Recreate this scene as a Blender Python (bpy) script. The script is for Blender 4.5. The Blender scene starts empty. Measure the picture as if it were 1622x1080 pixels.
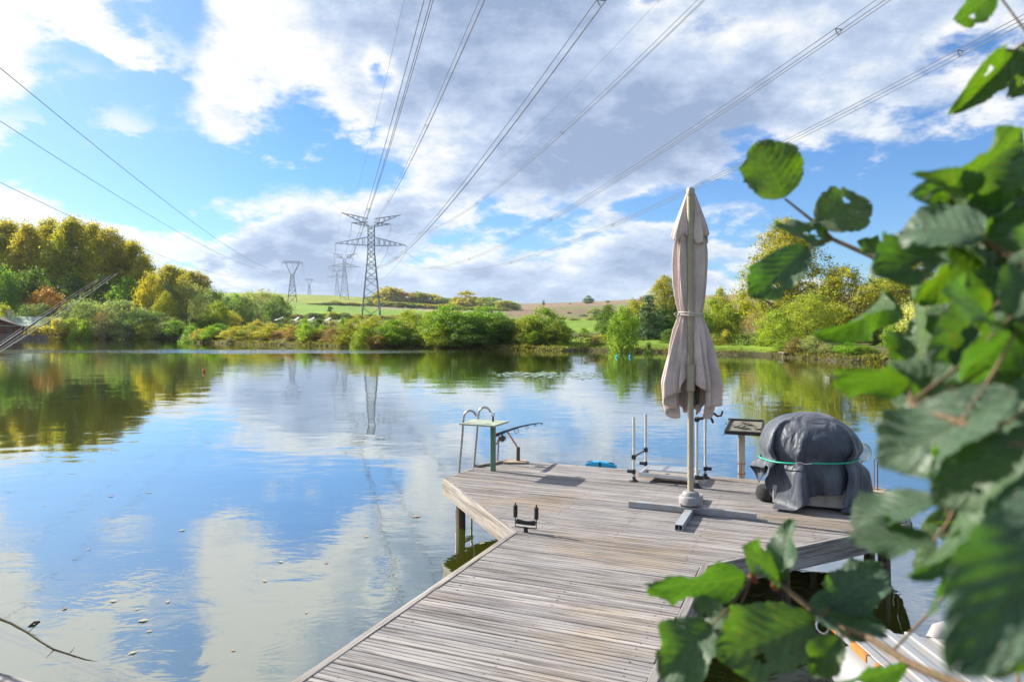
import bpy, math, random
import numpy as np
from mathutils import Vector, Matrix

R = math.radians
scene = bpy.context.scene
C = scene.collection

# ------------------------------------------------------------------ camera
F, U0, V0 = 1130.0, 811.0, 516.0          # focal length and principal column / horizon row of the photograph, in its pixels
DECK, WATER = -1.5, -1.99                 # heights below the eye
cam_d = bpy.data.cameras.new('camera')
cam = bpy.data.objects.new('camera', cam_d); C.objects.link(cam)
cam.location = (0, 0, 0); cam.rotation_euler = (R(90), 0, 0)
cam_d.sensor_width = 36; cam_d.lens = 36 * F / 1622
cam_d.shift_y = -24 / 1622
cam_d.clip_start = 0.02; cam_d.clip_end = 8000
cam_d.dof.use_dof = True; cam_d.dof.focus_distance = 8.0; cam_d.dof.aperture_fstop = 4.8
scene.camera = cam

# ------------------------------------------------------------------ light
SUN_EL, SUN_AZ = R(30), R(-61)            # azimuth from +Y, positive to the right
sun_dir = Vector((math.sin(SUN_AZ) * math.cos(SUN_EL), math.cos(SUN_AZ) * math.cos(SUN_EL), math.sin(SUN_EL)))
sd_ = bpy.data.lights.new('sun', 'SUN'); sd_.energy = 5.0; sd_.angle = R(0.55); sd_.color = (1.0, 0.93, 0.82)
sun = bpy.data.objects.new('sun', sd_); C.objects.link(sun)
sun.rotation_euler = (-sun_dir).to_track_quat('-Z', 'Y').to_euler()
scene.view_settings.view_transform = 'Standard'; scene.view_settings.look = 'None'
scene.view_settings.exposure = 1.2; scene.view_settings.gamma = 1.0
scene.view_settings.use_curve_mapping = False

scene.cycles.max_bounces = 6; scene.cycles.diffuse_bounces = 2; scene.cycles.glossy_bounces = 3; scene.cycles.transmission_bounces = 2
scene.cycles.caustics_reflective = False; scene.cycles.caustics_refractive = False; scene.cycles.adaptive_threshold = 0.025

world = bpy.data.worlds.new('World'); scene.world = world; world.use_nodes = True
world.cycles.sampling_method = 'MANUAL'; world.cycles.sample_map_resolution = 512
WT = world.node_tree; WT.nodes.clear()
class NT:
    """short-hand for building node graphs"""
    def __init__(self, t): self.t = t
    def n(self, typ, **kw):
        nd = self.t.nodes.new(typ)
        for k, v in kw.items(): setattr(nd, k, v)
        return nd
    def put(self, sock, v):
        if v is None: return
        if hasattr(v, 'is_output'): self.t.links.new(v, sock)
        else: sock.default_value = v
    def m(self, op, a, b=None, c=None, clamp=False):
        nd = self.n('ShaderNodeMath', operation=op, use_clamp=clamp)
        self.put(nd.inputs[0], a); self.put(nd.inputs[1], b); self.put(nd.inputs[2], c)
        return nd.outputs[0]
    def v(self, op, a, b=None):
        nd = self.n('ShaderNodeVectorMath', operation=op)
        self.put(nd.inputs[0], a); self.put(nd.inputs[1], b)
        return nd.outputs['Value'] if op in ('DOT_PRODUCT', 'LENGTH') else nd.outputs[0]
    def noise(self, vec, scale, detail=4, rough=.5, dist=0.0, lac=2.0):
        nd = self.n('ShaderNodeTexNoise')
        self.put(nd.inputs['Vector'], vec); nd.inputs['Scale'].default_value = scale
        nd.inputs['Detail'].default_value = detail; nd.inputs['Roughness'].default_value = rough
        nd.inputs['Distortion'].default_value = dist; nd.inputs['Lacunarity'].default_value = lac
        return nd.outputs['Fac']
    def ramp(self, fac, stops, interp='LINEAR'):
        nd = self.n('ShaderNodeValToRGB'); self.put(nd.inputs[0], fac); cr = nd.color_ramp; cr.interpolation = interp
        while len(cr.elements) < len(stops): cr.elements.new(0.5)
        for e, (p, c) in zip(cr.elements, stops):
            e.position = p; e.color = (c, c, c, 1) if isinstance(c, (int, float)) else tuple(c) + (1,)
        return nd.outputs[0]
    def mix(self, fac, a, b, mode='MIX'):
        nd = self.n('ShaderNodeMix', data_type='RGBA', blend_type=mode)
        nd.clamp_factor = True
        self.put(nd.inputs[0], fac)
        for s, x in ((nd.inputs[6], a), (nd.inputs[7], b)):
            self.put(s, tuple(x) + (1,) if isinstance(x, (tuple, list)) and len(x) == 3 else x)
        return nd.outputs[2]
    def smooth(self, x, lo, hi):
        nd = self.n('ShaderNodeMapRange', interpolation_type='SMOOTHSTEP')
        self.put(nd.inputs[0], x); nd.inputs[1].default_value = lo; nd.inputs[2].default_value = hi
        return nd.outputs[0]

def build_sky():
    w = NT(WT)
    out = w.n('ShaderNodeOutputWorld')
    sky = w.n('ShaderNodeTexSky', sky_type='NISHITA')
    sky.sun_disc = False; sky.sun_elevation = SUN_EL; sky.sun_rotation = SUN_AZ
    sky.air_density = 1.0; sky.dust_density = 0.5; sky.ozone_density = 3.0; sky.altitude = 50
    d = w.n('ShaderNodeTexCoord').outputs['Generated']
    sep = w.n('ShaderNodeSeparateXYZ'); w.put(sep.inputs[0], d)
    x, y, z = sep.outputs
    zc = w.m('MAXIMUM', z, 0.0)
    # cumulus field: the direction is carried onto a high, bent ceiling so that the clouds shrink towards the horizon
    den = w.m('ADD', zc, 0.50)
    com = w.n('ShaderNodeCombineXYZ')
    w.put(com.inputs[0], w.m('DIVIDE', x, den)); w.put(com.inputs[1], w.m('DIVIDE', y, den))
    w.put(com.inputs[2], w.m('DIVIDE', w.m('MULTIPLY', zc, 1.9), den))
    p = com.outputs[0]
    n1 = w.noise(p, 3.3, 9, .61)
    n2 = w.noise(w.v('ADD', p, (-.040, .01, .045)), 3.3, 6, .61)
    az = w.m('ARCTAN2', x, y); el = w.m('ARCSINE', z)
    azn = w.m('MULTIPLY_ADD', az, 0.5, 0.5)
    def edge(pts):
        nd = w.n('ShaderNodeFloatCurve'); w.put(nd.inputs['Value'], azn)
        cv = nd.mapping.curves[0]
        q = []
        for (u, v) in pts:
            a0 = math.atan((u - U0) / F); e0 = math.atan(-(v - V0) / F * math.cos(a0)); q.append((a0 * .5 + .5, max(0, e0) / .6))
        while len(cv.points) < len(q): cv.points.new(.5, .5)
        for pt, (px_, py_) in zip(cv.points, q): pt.location = (px_, py_)
        nd.mapping.update()
        return w.m('MULTIPLY', nd.outputs[0], .6)
    warp = w.m('MULTIPLY', w.m('SUBTRACT', n1, .5), .30)
    elw = w.m('ADD', el, warp)
    upper = w.m('MULTIPLY', w.m('SUBTRACT', elw, edge(UPPER_EDGE)), 9.0)        # the great cloud above its lower edge
    lower = w.m('MULTIPLY', w.m('SUBTRACT', edge(LOWER_TOP), w.m('SUBTRACT', el, warp)), 11.0)     # heaps standing over the hills
    bias = w.m('MINIMUM', w.m('MAXIMUM', upper, lower), 1.0)
    bias = w.m('MAXIMUM', bias, -1.0)
    ae = w.n('ShaderNodeCombineXYZ'); w.put(ae.inputs[0], az); w.put(ae.inputs[1], elw); ae = ae.outputs[0]
    for (u, v, ru, rv, k) in GAPS:
        a0 = math.atan((u - U0) / F); e0 = math.atan(-(v - V0) / F * math.cos(a0)); c_ = math.cos(a0)
        q = w.v('MULTIPLY', w.v('SUBTRACT', ae, (a0, e0, 0)), (F / (ru * c_ * c_), F / (rv * c_), 0))
        bias = w.m('MULTIPLY_ADD', w.m('EXPONENT', w.m('MULTIPLY', w.v('DOT_PRODUCT', q, q), -1.0)), k, bias)
    dens = w.m('ADD', w.m('SUBTRACT', n1, 0.460), w.m('MULTIPLY', bias, 0.20))
    cover = w.smooth(dens, -0.05, 0.115)
    thick = w.smooth(dens, 0.05, 0.36)
    relief = w.m('SUBTRACT', n1, n2)
    dot = w.v('DOT_PRODUCT', d, tuple(sun_dir))
    near = w.smooth(dot, 0.70, 0.92)          # forward scatter: clouds and air near the sun are lit through
    shade = w.m('SUBTRACT', w.m('MULTIPLY', thick, 0.92), w.m('MULTIPLY', relief, 4.4))
    away = w.smooth(dot, 0.74, 0.35)          # seen away from the sun the cloud edges stay grey
    shade = w.m('ADD', shade, w.m('MULTIPLY', away, 0.18))
    shade = w.m('SUBTRACT', shade, w.m('MULTIPLY', near, 0.70), clamp=True)
    ccol = w.ramp(shade, [(0.0, (0.455, 0.455, 0.45)), (0.18, (0.375, 0.395, 0.425)), (0.48, (0.255, 0.305, 0.390)), (1.0, (0.145, 0.190, 0.280))])
    low = w.m('POWER', w.m('SUBTRACT', 1.0, zc, clamp=True), 7.0)
    skyc = w.v('MULTIPLY', sky.outputs[0], SKY_GAIN)
    milky = w.m('ADD', w.m('MULTIPLY', near, 0.28), w.m('MULTIPLY', low, 0.10), clamp=True)
    skyc = w.mix(milky, skyc, (0.33, 0.41, 0.47))
    ccol = w.mix(w.m('MULTIPLY', low, 0.22), ccol, (0.20, 0.28, 0.40))
    col = w.mix(w.m('MULTIPLY', cover, .97), skyc, ccol)
    bg = w.n('ShaderNodeBackground'); w.put(bg.inputs[0], col); bg.inputs[1].default_value = 1.0
    w.t.links.new(bg.outputs[0], out.inputs[0])
SKY_GAIN = (0.033, 0.054, 0.076)
UPPER_EDGE = [(-700, 120), (-300, 130), (0, 150), (120, 150), (220, 105), (290, 95), (340, 160), (430, 168), (520, 198), (580, 265), (640, 345), (760, 370), (900, 360), (1000, 340), (1100, 300), (1200, 268), (1250, 262), (1450, 255), (1622, 210), (2000, 170), (2600, 170)]
LOWER_TOP = [(-700, 360), (0, 345), (150, 355), (230, 375), (280, 350), (350, 325), (430, 296), (510, 278), (570, 292), (650, 290), (800, 320), (1000, 310), (1130, 320), (1190, 330), (1240, 420), (1330, 480), (1622, 495), (2600, 440)]
GAPS = [(300, 20, 46, 60, -.8), (605, 120, 30, 36, -1.3), (1042, 5, 42, 22, -1.3), (330, 430, 60, 20, -.9), (450, 350, 110, 40, .35), (560, 250, 40, 40, -.5), (420, 270, 120, 30, -.5), (1130, 300, 50, 22, -.7), (240, 120, 60, 20, -.6), (60, 30, 160, 60, .15), (110, 95, 70, 22, -.5), (200, 200, 90, 25, .5), (60, 215, 90, 22, .45), (1430, 340, 190, 60, -.8)]
build_sky()

# ------------------------------------------------------------------ helpers
def at(u, v, y):
    """photo pixel at depth y"""
    return Vector(((u - U0) / F * y, y, -(v - V0) / F * y))
def on_plane(u, v, z):
    y = -F * z / (v - V0); return Vector(((u - U0) / F * y, y, z))
def on_deck(u, v): return on_plane(u, v, DECK)
def on_water(u, v): return on_plane(u, v, WATER)
AW = math.atan2(478, F)                    # heading of the walkway
SD = Vector((math.cos(AW), -math.sin(AW), 0)); TD = Vector((math.sin(AW), math.cos(AW), 0))
def st(s, t, z=0.0):
    p = SD * s + TD * t; return Vector((p.x, p.y, DECK + z))

class MB:
    """collects shapes into one mesh, in world coordinates"""
    def __init__(self): self.v = []; self.f = []
    def add(self, vs, fs):
        o = len(self.v); self.v += [tuple(q) for q in vs]; self.f += [tuple(i + o for i in q) for q in fs]
    def frame_box(self, c, ax, ay, az, chamfer=0.0):
        c, ax, ay, az = Vector(c), Vector(ax), Vector(ay), Vector(az)
        if chamfer <= 0:
            vs = [c + ax * i + ay * j + az * k for k in (-1, 1) for j in (-1, 1) for i in (-1, 1)]
            self.add(vs, [(0, 2, 3, 1), (4, 5, 7, 6), (0, 1, 5, 4), (2, 6, 7, 3), (0, 4, 6, 2), (1, 3, 7, 5)]); return
        ex, ey = ax.normalized() * chamfer, ay.normalized() * chamfer
        ez = az.normalized() * chamfer
        ring = lambda z, ix, iy: [c + z - ax + ex * 0 - ay + ix * 0 for _ in ()]
        # chamfered prism: octagon section in x-y, inset caps
        def octo(inset):
            a, b = ax - ax.normalized() * inset, ay - ay.normalized() * inset
            k = ax.normalized() * chamfer, ay.normalized() * chamfer
            return [a + b - k[1], a + b - k[0], -a + b + k[0], -a + b - k[1], -a - b + k[1], -a - b + k[0], a - b - k[0], a - b + k[1]]
        rows = [[c - az + q for q in octo(chamfer)], [c - az + ez + q for q in octo(0)], [c + az - ez + q for q in octo(0)], [c + az + q for q in octo(chamfer)]]
        vs = [q for r in rows for q in r]
        fs = [tuple(reversed(range(8))), tuple(range(24, 32))]
        for r in range(3):
            for i in range(8):
                j = (i + 1) % 8; fs.append((r * 8 + i, r * 8 + j, r * 8 + 8 + j, r * 8 + 8 + i))
        self.add(vs, fs)
    def box(self, c, sx, sy, sz, rot=0.0, chamfer=0.0):
        ca, sa = math.cos(rot), math.sin(rot)
        self.frame_box(c, (ca * sx / 2, sa * sx / 2, 0), (-sa * sy / 2, ca * sy / 2, 0), (0, 0, sz / 2), chamfer)
    def beam(self, a, b, w, h=None, up=(0, 0, 1), chamfer=0.0):
        a, b = Vector(a), Vector(b); d = b - a; h = h or w
        if d.length < 1e-6: return
        dn = d.normalized(); up = Vector(up)
        if abs(dn.dot(up)) > 0.98: up = Vector((1, 0, 0))
        sx = dn.cross(up).normalized(); sy = sx.cross(dn)
        self.frame_box((a + b) / 2, sx * w / 2, sy * h / 2, d / 2, chamfer)
    def tube(self, pts, rad, n=8, caps=True):
        pts = [Vector(q) for q in pts]
        rad = rad if isinstance(rad, (list, tuple)) else [rad] * len(pts)
        vs = []; fs = []; ref = None
        for i, q in enumerate(pts):
            d = (pts[min(i + 1, len(pts) - 1)] - pts[max(i - 1, 0)]).normalized()
            if ref is None:
                ref = Vector((0, 0, 1)) if abs(d.z) < .9 else Vector((1, 0, 0))
            a = d.cross(ref).normalized(); b = a.cross(d).normalized(); ref = b
            for k in range(n):
                t = 2 * math.pi * k / n; vs.append(q + (a * math.cos(t) + b * math.sin(t)) * rad[i])
        for i in range(len(pts) - 1):
            for k in range(n):
                j = (k + 1) % n; fs.append((i * n + k, i * n + n + k, i * n + n + j, i * n + j))
        if caps: fs.append(tuple(range(n))); fs.append(tuple(reversed(range(len(vs) - n, len(vs)))))
        self.add(vs, fs)
    def lathe(self, c, prof, n=20, sx=1.0, sy=1.0):
        c = Vector(c); vs = []; fs = []
        for (r, z) in prof:
            for k in range(n):
                t = 2 * math.pi * k / n; vs.append(c + Vector((r * math.cos(t) * sx, r * math.sin(t) * sy, z)))
        for i in range(len(prof) - 1):
            for k in range(n):
                j = (k + 1) % n; fs.append((i * n + k, i * n + j, i * n + n + j, i * n + n + k))
        fs.append(tuple(reversed(range(n)))); fs.append(tuple(range(len(vs) - n, len(vs))))
        self.add(vs, fs)
    def build(self, name, mat, parent=None, smooth=False, local=False):
        off = Vector((0, 0, 0))
        if parent is not None and not local:
            q = parent
            while q is not None: off += Vector(q.location); q = q.parent
        me = bpy.data.meshes.new(name)
        me.from_pydata([(a - off.x, b - off.y, c - off.z) for a, b, c in self.v], [], self.f)
        if smooth:
            me.polygons.foreach_set('use_smooth', [True] * len(me.polygons))
            if smooth != 'all': me.set_sharp_from_angle(angle=R(40))
        me.materials.append(mat); me.update()
        o = bpy.data.objects.new(name, me); C.objects.link(o); o.parent = parent
        return o

def tag(o, label=None, cat=None, group=None, kind=None):
    for k, val in (('label', label), ('category', cat), ('group', group), ('kind', kind)):
        if val: o[k] = val
    return o
def thing(name, label, cat, loc, group=None, rz=0.0):
    o = bpy.data.objects.new(name, None); C.objects.link(o); o.location = loc; o.rotation_euler = (0, 0, rz)
    o.empty_display_size = 0.1
    return tag(o, label, cat, group)
def copy_tree(o, parent=None):
    c = o.copy(); C.objects.link(c); c.parent = parent
    for ch in o.children: copy_tree(ch, c)
    return c
def np_mesh(name, verts, faces, mat, parent=None, smooth=False):
    """verts (n,3), faces (m,4) arrays"""
    me = bpy.data.meshes.new(name); nv, nf = len(verts), len(faces); k = faces.shape[1]
    me.vertices.add(nv); me.vertices.foreach_set('co', np.asarray(verts, np.float32).ravel())
    me.loops.add(nf * k); me.loops.foreach_set('vertex_index', np.asarray(faces, np.int32).ravel())
    me.polygons.add(nf); me.polygons.foreach_set('loop_start', np.arange(0, nf * k, k, dtype=np.int32))
    me.polygons.foreach_set('use_smooth', np.full(nf, bool(smooth)))
    me.materials.append(mat); me.update(calc_edges=True)
    if name is None: return me
    return me
def link_mesh(name, me, parent=None, loc=(0, 0, 0)):
    o = bpy.data.objects.new(name, me); C.objects.link(o); o.parent = parent; o.location = loc
    return o

# ------------------------------------------------------------------ materials
MATS = {}
def new_mat(name):
    m = bpy.data.materials.new(name); m.use_nodes = True; m.node_tree.nodes.clear()
    w = NT(m.node_tree); out = w.n('ShaderNodeOutputMaterial'); MATS[name] = m
    return m, w, out
def principled(w, out, col, rough=.6, metal=0.0, bump=None, spec=.5, bump_strength=.3, bump_dist=.01):
    b = w.n('ShaderNodeBsdfPrincipled')
    w.put(b.inputs['Base Color'], tuple(col) + (1,) if isinstance(col, (tuple, list)) else col)
    w.put(b.inputs['Roughness'], rough); b.inputs['Metallic'].default_value = metal
    b.inputs['Specular IOR Level'].default_value = spec
    if bump is not None:
        bn = w.n('ShaderNodeBump'); w.put(bn.inputs['Height'], bump)
        bn.inputs['Strength'].default_value = bump_strength; bn.inputs['Distance'].default_value = bump_dist
        w.t.links.new(bn.outputs[0], b.inputs['Normal'])
    w.t.links.new(b.outputs[0], out.inputs[0])
    return b
def plain(name, col, rough=.55, metal=0.0, vary=.18, scale=14.0, dirt=None, dirt_amt=.35, bump=.15, spec=.5):
    """a painted or cast surface with uneven tone, worn roughness and optional dirt"""
    m, w, out = new_mat(name)
    co = w.n('ShaderNodeTexCoord').outputs['Object']
    n = w.noise(co, scale, 5, .6)
    c = w.mix(n, tuple(k * (1 - vary) for k in col), tuple(min(1, k * (1 + vary)) for k in col))
    if dirt:
        c = w.mix(w.m('MULTIPLY', w.smooth(w.noise(co, scale * .45, 7, .68, .4), .47, .68), dirt_amt), c, dirt)
    r = w.m('ADD', w.m('MULTIPLY', w.noise(co, scale * 2.3, 3), .3), rough - .15)
    principled(w, out, c, r, metal, w.noise(co, scale * 5, 3), spec, bump, .004)
    return m

def mat_wood(name, grey, brown, dark, vertical=False, pale=(.52, .50, .47), brown_amt=.6):
    """weathered timber; the grain follows the object's own heading (custom property grain)"""
    m, w, out = new_mat(name)
    co = w.n('ShaderNodeTexCoord').outputs['Object']
    oi = w.n('ShaderNodeObjectInfo').outputs['Random']
    gr = w.n('ShaderNodeAttribute', attribute_type='OBJECT', attribute_name='grain')
    ro = w.n('ShaderNodeVectorRotate', rotation_type='Z_AXIS'); w.put(ro.inputs['Vector'], co); w.put(ro.inputs['Angle'], gr.outputs['Fac'])
    flat = ro.outputs[0]
    if vertical:
        sp = w.n('ShaderNodeSeparateXYZ'); w.put(sp.inputs[0], co); cb = w.n('ShaderNodeCombineXYZ')
        w.put(cb.inputs[0], sp.outputs[2]); w.put(cb.inputs[1], sp.outputs[0]); w.put(cb.inputs[2], sp.outputs[1]); flat = cb.outputs[0]
    sh = w.n('ShaderNodeCombineXYZ'); w.put(sh.inputs[0], w.m('MULTIPLY', oi, 37.0)); w.put(sh.inputs[2], w.m('MULTIPLY', oi, 11.0))
    base = w.v('ADD', flat, sh.outputs[0])
    grain = w.noise(w.v('MULTIPLY', base, (2.2, 48, 48)), 1.0, 6, .66, .2)
    streak = w.noise(w.v('MULTIPLY', base, (.8, 10, 10)), 1.0, 4, .6, .3)
    blot = w.noise(w.v('MULTIPLY', flat, (1.1, 1.6, 1)), 1.0, 5, .6)
    c = w.mix(w.smooth(streak, .36, .66), grey, pale)
    c = w.mix(w.m('MULTIPLY', w.smooth(blot, .48, .70), brown_amt), c, brown)
    c = w.mix(w.m('MULTIPLY', w.smooth(grain, .56, .36), .80), c, dark)
    knot = w.n('ShaderNodeTexVoronoi'); w.put(knot.inputs['Vector'], w.v('MULTIPLY', base, (2.2, 6.5, 6.5))); knot.inputs['Scale'].default_value = 1.0
    kn = w.smooth(knot.outputs['Distance'], .12, .04)
    c = w.mix(w.m('MULTIPLY', kn, .7), c, dark)
    c = w.mix(w.m('MULTIPLY', oi, .25), c, grey)
    bright = w.m('ADD', w.m('MULTIPLY', w.m('FRACT', w.m('MULTIPLY', oi, 7.31)), .30), .84)
    c = w.mix(1.0, c, bright, 'MULTIPLY')
    principled(w, out, c, .82, 0, w.m('ADD', grain, w.m('MULTIPLY', kn, -.4)), .25, .6, .005)
    return m
mat_wood('deck_wood', (.235, .225, .228), (.30, .235, .165), (.070, .058, .054), pale=(.355, .33, .315), brown_amt=.75)
mat_wood('beam_wood', (.25, .235, .225), (.28, .23, .17), (.09, .075, .065), pale=(.37, .35, .33))
mat_wood('post_wood', (.22, .185, .15), (.28, .20, .13), (.05, .04, .03), True, pale=(.36, .31, .25))
mat_wood('stake_wood', (.11, .085, .065), (.15, .09, .055), (.03, .022, .018), True, pale=(.19, .15, .11))
mat_wood('pale_wood', (.46, .40, .33), (.42, .32, .21), (.16, .12, .08), True, pale=(.60, .55, .47))
mat_wood('plate_wood', (.36, .29, .21), (.42, .27, .14), (.12, .08, .05), pale=(.5, .42, .32))
mat_wood('cabin_wood', (.15, .048, .025), (.18, .06, .03), (.05, .018, .012), pale=(.22, .085, .045))
plain('alu', (.60, .61, .62), .38, .65, .10, 22, (.35, .33, .28), .3)
plain('galv', (.34, .37, .41), .55, .35, .16, 16, (.34, .22, .11), .55)
plain('chrome', (.42, .40, .39), .3, .8, .06, 20, (.3, .2, .15), .25)
plain('black_plastic', (.018, .018, .020), .42, 0, .25, 30)
plain('black_foam', (.022, .023, .026), .85, 0, .3, 60, (.06, .06, .06), .4)
plain('carbon', (.014, .013, .014), .6, 0, .15, 30, spec=.25)
plain('green_paint', (.10, .20, .13), .55, 0, .2, 18, (.19, .15, .09), .6)
plain('shelf_paint', (.34, .40, .31), .6, 0, .18, 14, (.25, .19, .12), .7)
plain('grey_plastic', (.24, .24, .25), .5, 0, .08, 12, (.35, .31, .25), .35)
plain('mast_paint', (.36, .315, .235), .42, .15, .10, 14, (.25, .21, .15), .35)
plain('blue_plastic', (.01, .33, .62), .35, 0, .15, 20)
plain('orange_plastic', (.75, .17, .04), .45, 0, .12, 20)
plain('red_plastic', (.60, .06, .02), .45, 0, .12, 20)
plain('teal_plastic', (.05, .55, .55), .45, 0, .12, 20)
plain('cord_green', (.0, .42, .26), .55, 0, .15, 40)
plain('steel_hook', (.55, .55, .56), .3, .9, .1, 30)
plain('rust_screw', (.10, .075, .06), .7, .3, .3, 30)
plain('rust', (.30, .12, .05), .85, 0, .4, 30, (.12, .05, .03), .7)
plain('orange_rust', (.40, .17, .04), .8, 0, .3, 18, (.22, .09, .04), .8)
plain('white_metal', (.27, .28, .30), .48, .1, .07, 9, (.38, .30, .22), .45)
plain('box_metal', (.42, .40, .37), .6, .2, .15, 12, (.24, .20, .15), .6)
plain('net_mesh', (.42, .40, .26), .8, 0, .3, 60)
plain('peeling', (.19, .18, .14), .75, 0, .3, 30, (.08, .075, .05), .9)
plain('rope', (.50, .47, .41), .9, 0, .25, 70, (.3, .27, .2), .4)
plain('pylon_steel', (.115, .14, .18), .55, .35, .12, .3, (.28, .20, .16), .4)
plain('cable', (.12, .125, .14), .6, .2, .1, .2)
plain('insulator', (.14, .20, .20), .35, 0, .1, 1.0)
plain('bark', (.13, .105, .08), .9, 0, .35, 3.0, (.06, .055, .04), .6, .6)
plain('pale_bark', (.40, .37, .32), .9, 0, .3, 3.0, (.14, .12, .1), .6, .6)
plain('twig', (.16, .095, .05), .7, 0, .3, 60, (.07, .10, .03), .5, .4)
plain('roof_moss', (.30, .38, .30), .85, 0, .2, .8, (.16, .20, .10), .6)
plain('roof_dark', (.10, .085, .08), .8, 0, .2, 1.2)
plain('white_sheet', (.34, .34, .36), .5, 0, .08, .6, (.4, .38, .34), .35)
plain('window_glass', (.05, .09, .12), .08, 0, .1, 2, spec=.9)
plain('render_wall', (.55, .52, .47), .85, 0, .12, 1.2, (.3, .27, .22), .4)
plain('tile_red', (.34, .12, .07), .85, 0, .2, 2)
plain('drift_leaf', (.40, .30, .14), .6, 0, .35, 20, (.2, .09, .04), .6)
plain('drift_leaf_red', (.20, .06, .03), .6, 0, .35, 20)
plain('drift_leaf_pale', (.33, .29, .19), .6, 0, .25, 20)
plain('lily', (.25, .34, .20), .25, 0, .25, 3, (.45, .46, .34), .5)
plain('wet_wood', (.035, .028, .022), .85, 0, .3, 20)

def mat_cloth(name, col, shade, rough, fine, creased=False):
    m, w, out = new_mat(name)
    co = w.n('ShaderNodeTexCoord').outputs['Object']
    n = w.noise(co, 5, 6, .65, .3)
    c = w.mix(w.smooth(n, .38, .66), col, shade)
    c = w.mix(w.m('MULTIPLY', w.smooth(w.noise(w.v('MULTIPLY', co, (6, 6, 2.2)), 2.2, 8, .72), .55, .74), .5), c, tuple(k * .5 for k in shade))
    wv = w.noise(co, fine, 2)
    if creased:                                 # crumpled, stiff sheet
        ridge = w.m('ABSOLUTE', w.m('SUBTRACT', w.noise(w.v('MULTIPLY', co, (5, 5, 2.2)), 1.0, 3, .5, .8), .5))
        wv = w.m('ADD', w.m('MULTIPLY', wv, .03), w.m('ADD', w.m('MULTIPLY', w.smooth(ridge, 0.0, .12), -.55), w.m('MULTIPLY', w.noise(w.v('MULTIPLY', co, (4, 4, 2)), 1.3, 3, .5, 1.0), 1.6)))
    b = principled(w, out, c, rough, 0, wv, .3, .5 if creased else .25, .022 if creased else .002)
    b.inputs['Sheen Weight'].default_value = .08
    return m
mat_cloth('canopy_cloth', (.62, .515, .485), (.50, .405, .38), .88, 300)
mat_cloth('tarp', (.050, .060, .082), (.085, .096, .120), .52, 220, True)

def mat_leaf(name, translucency=.35, autumn=None, top=None, rough=.55):
    """tree foliage: colour from the object, uneven from leaf to leaf"""
    m, w, out = new_mat(name)
    oi = w.n('ShaderNodeObjectInfo')
    geo = w.n('ShaderNodeNewGeometry'); rnd = geo.outputs['Random Per Island']
    c = oi.outputs['Color']
    co = w.n('ShaderNodeTexCoord')
    if autumn:
        gz = w.n('ShaderNodeSeparateXYZ'); w.put(gz.inputs[0], co.outputs['Generated'])
        nz = w.noise(co.outputs['Object'], .28, 3, .5)
        f = w.smooth(w.m('ADD', gz.outputs[2], w.m('MULTIPLY', w.m('SUBTRACT', nz, .5), 1.3)), .28, .92)
        c = w.mix(w.m('MULTIPLY', f, .72), c, autumn)
    nn = w.noise(co.outputs['Object'], .55, 2, .5)
    c = w.mix(w.m('MULTIPLY', w.smooth(nn, .42, .68), .45), c, w.mix(1.0, c, (1.55, 1.25, .55), 'MULTIPLY'))
    k = w.m('ADD', w.m('MULTIPLY', rnd, .80), .64)
    c = w.mix(1.0, c, k, 'MULTIPLY')
    # a few leaves have turned
    turned = w.smooth(w.m('FRACT', w.m('MULTIPLY', rnd, 13.7)), .90, .93)
    c = w.mix(w.m('MULTIPLY', turned, .55), c, (.24, .17, .03))
    b = w.n('ShaderNodeBsdfPrincipled'); w.put(b.inputs['Base Color'], c); b.inputs['Roughness'].default_value = rough
    b.inputs['Specular IOR Level'].default_value = .35
    tr = w.n('ShaderNodeBsdfTranslucent'); w.put(tr.inputs[0], w.mix(1.0, c, (1.55, 1.4, .5), 'MULTIPLY'))
    mx = w.n('ShaderNodeMixShader'); mx.inputs[0].default_value = translucency
    w.t.links.new(b.outputs[0], mx.inputs[1]); w.t.links.new(tr.outputs[0], mx.inputs[2]); w.t.links.new(mx.outputs[0], out.inputs[0])
    return m
mat_leaf('foliage', .48)
mat_leaf('foliage_autumn', .50, autumn=(.31, .30, .040))
mat_leaf('needles', .12, rough=.7)

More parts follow.
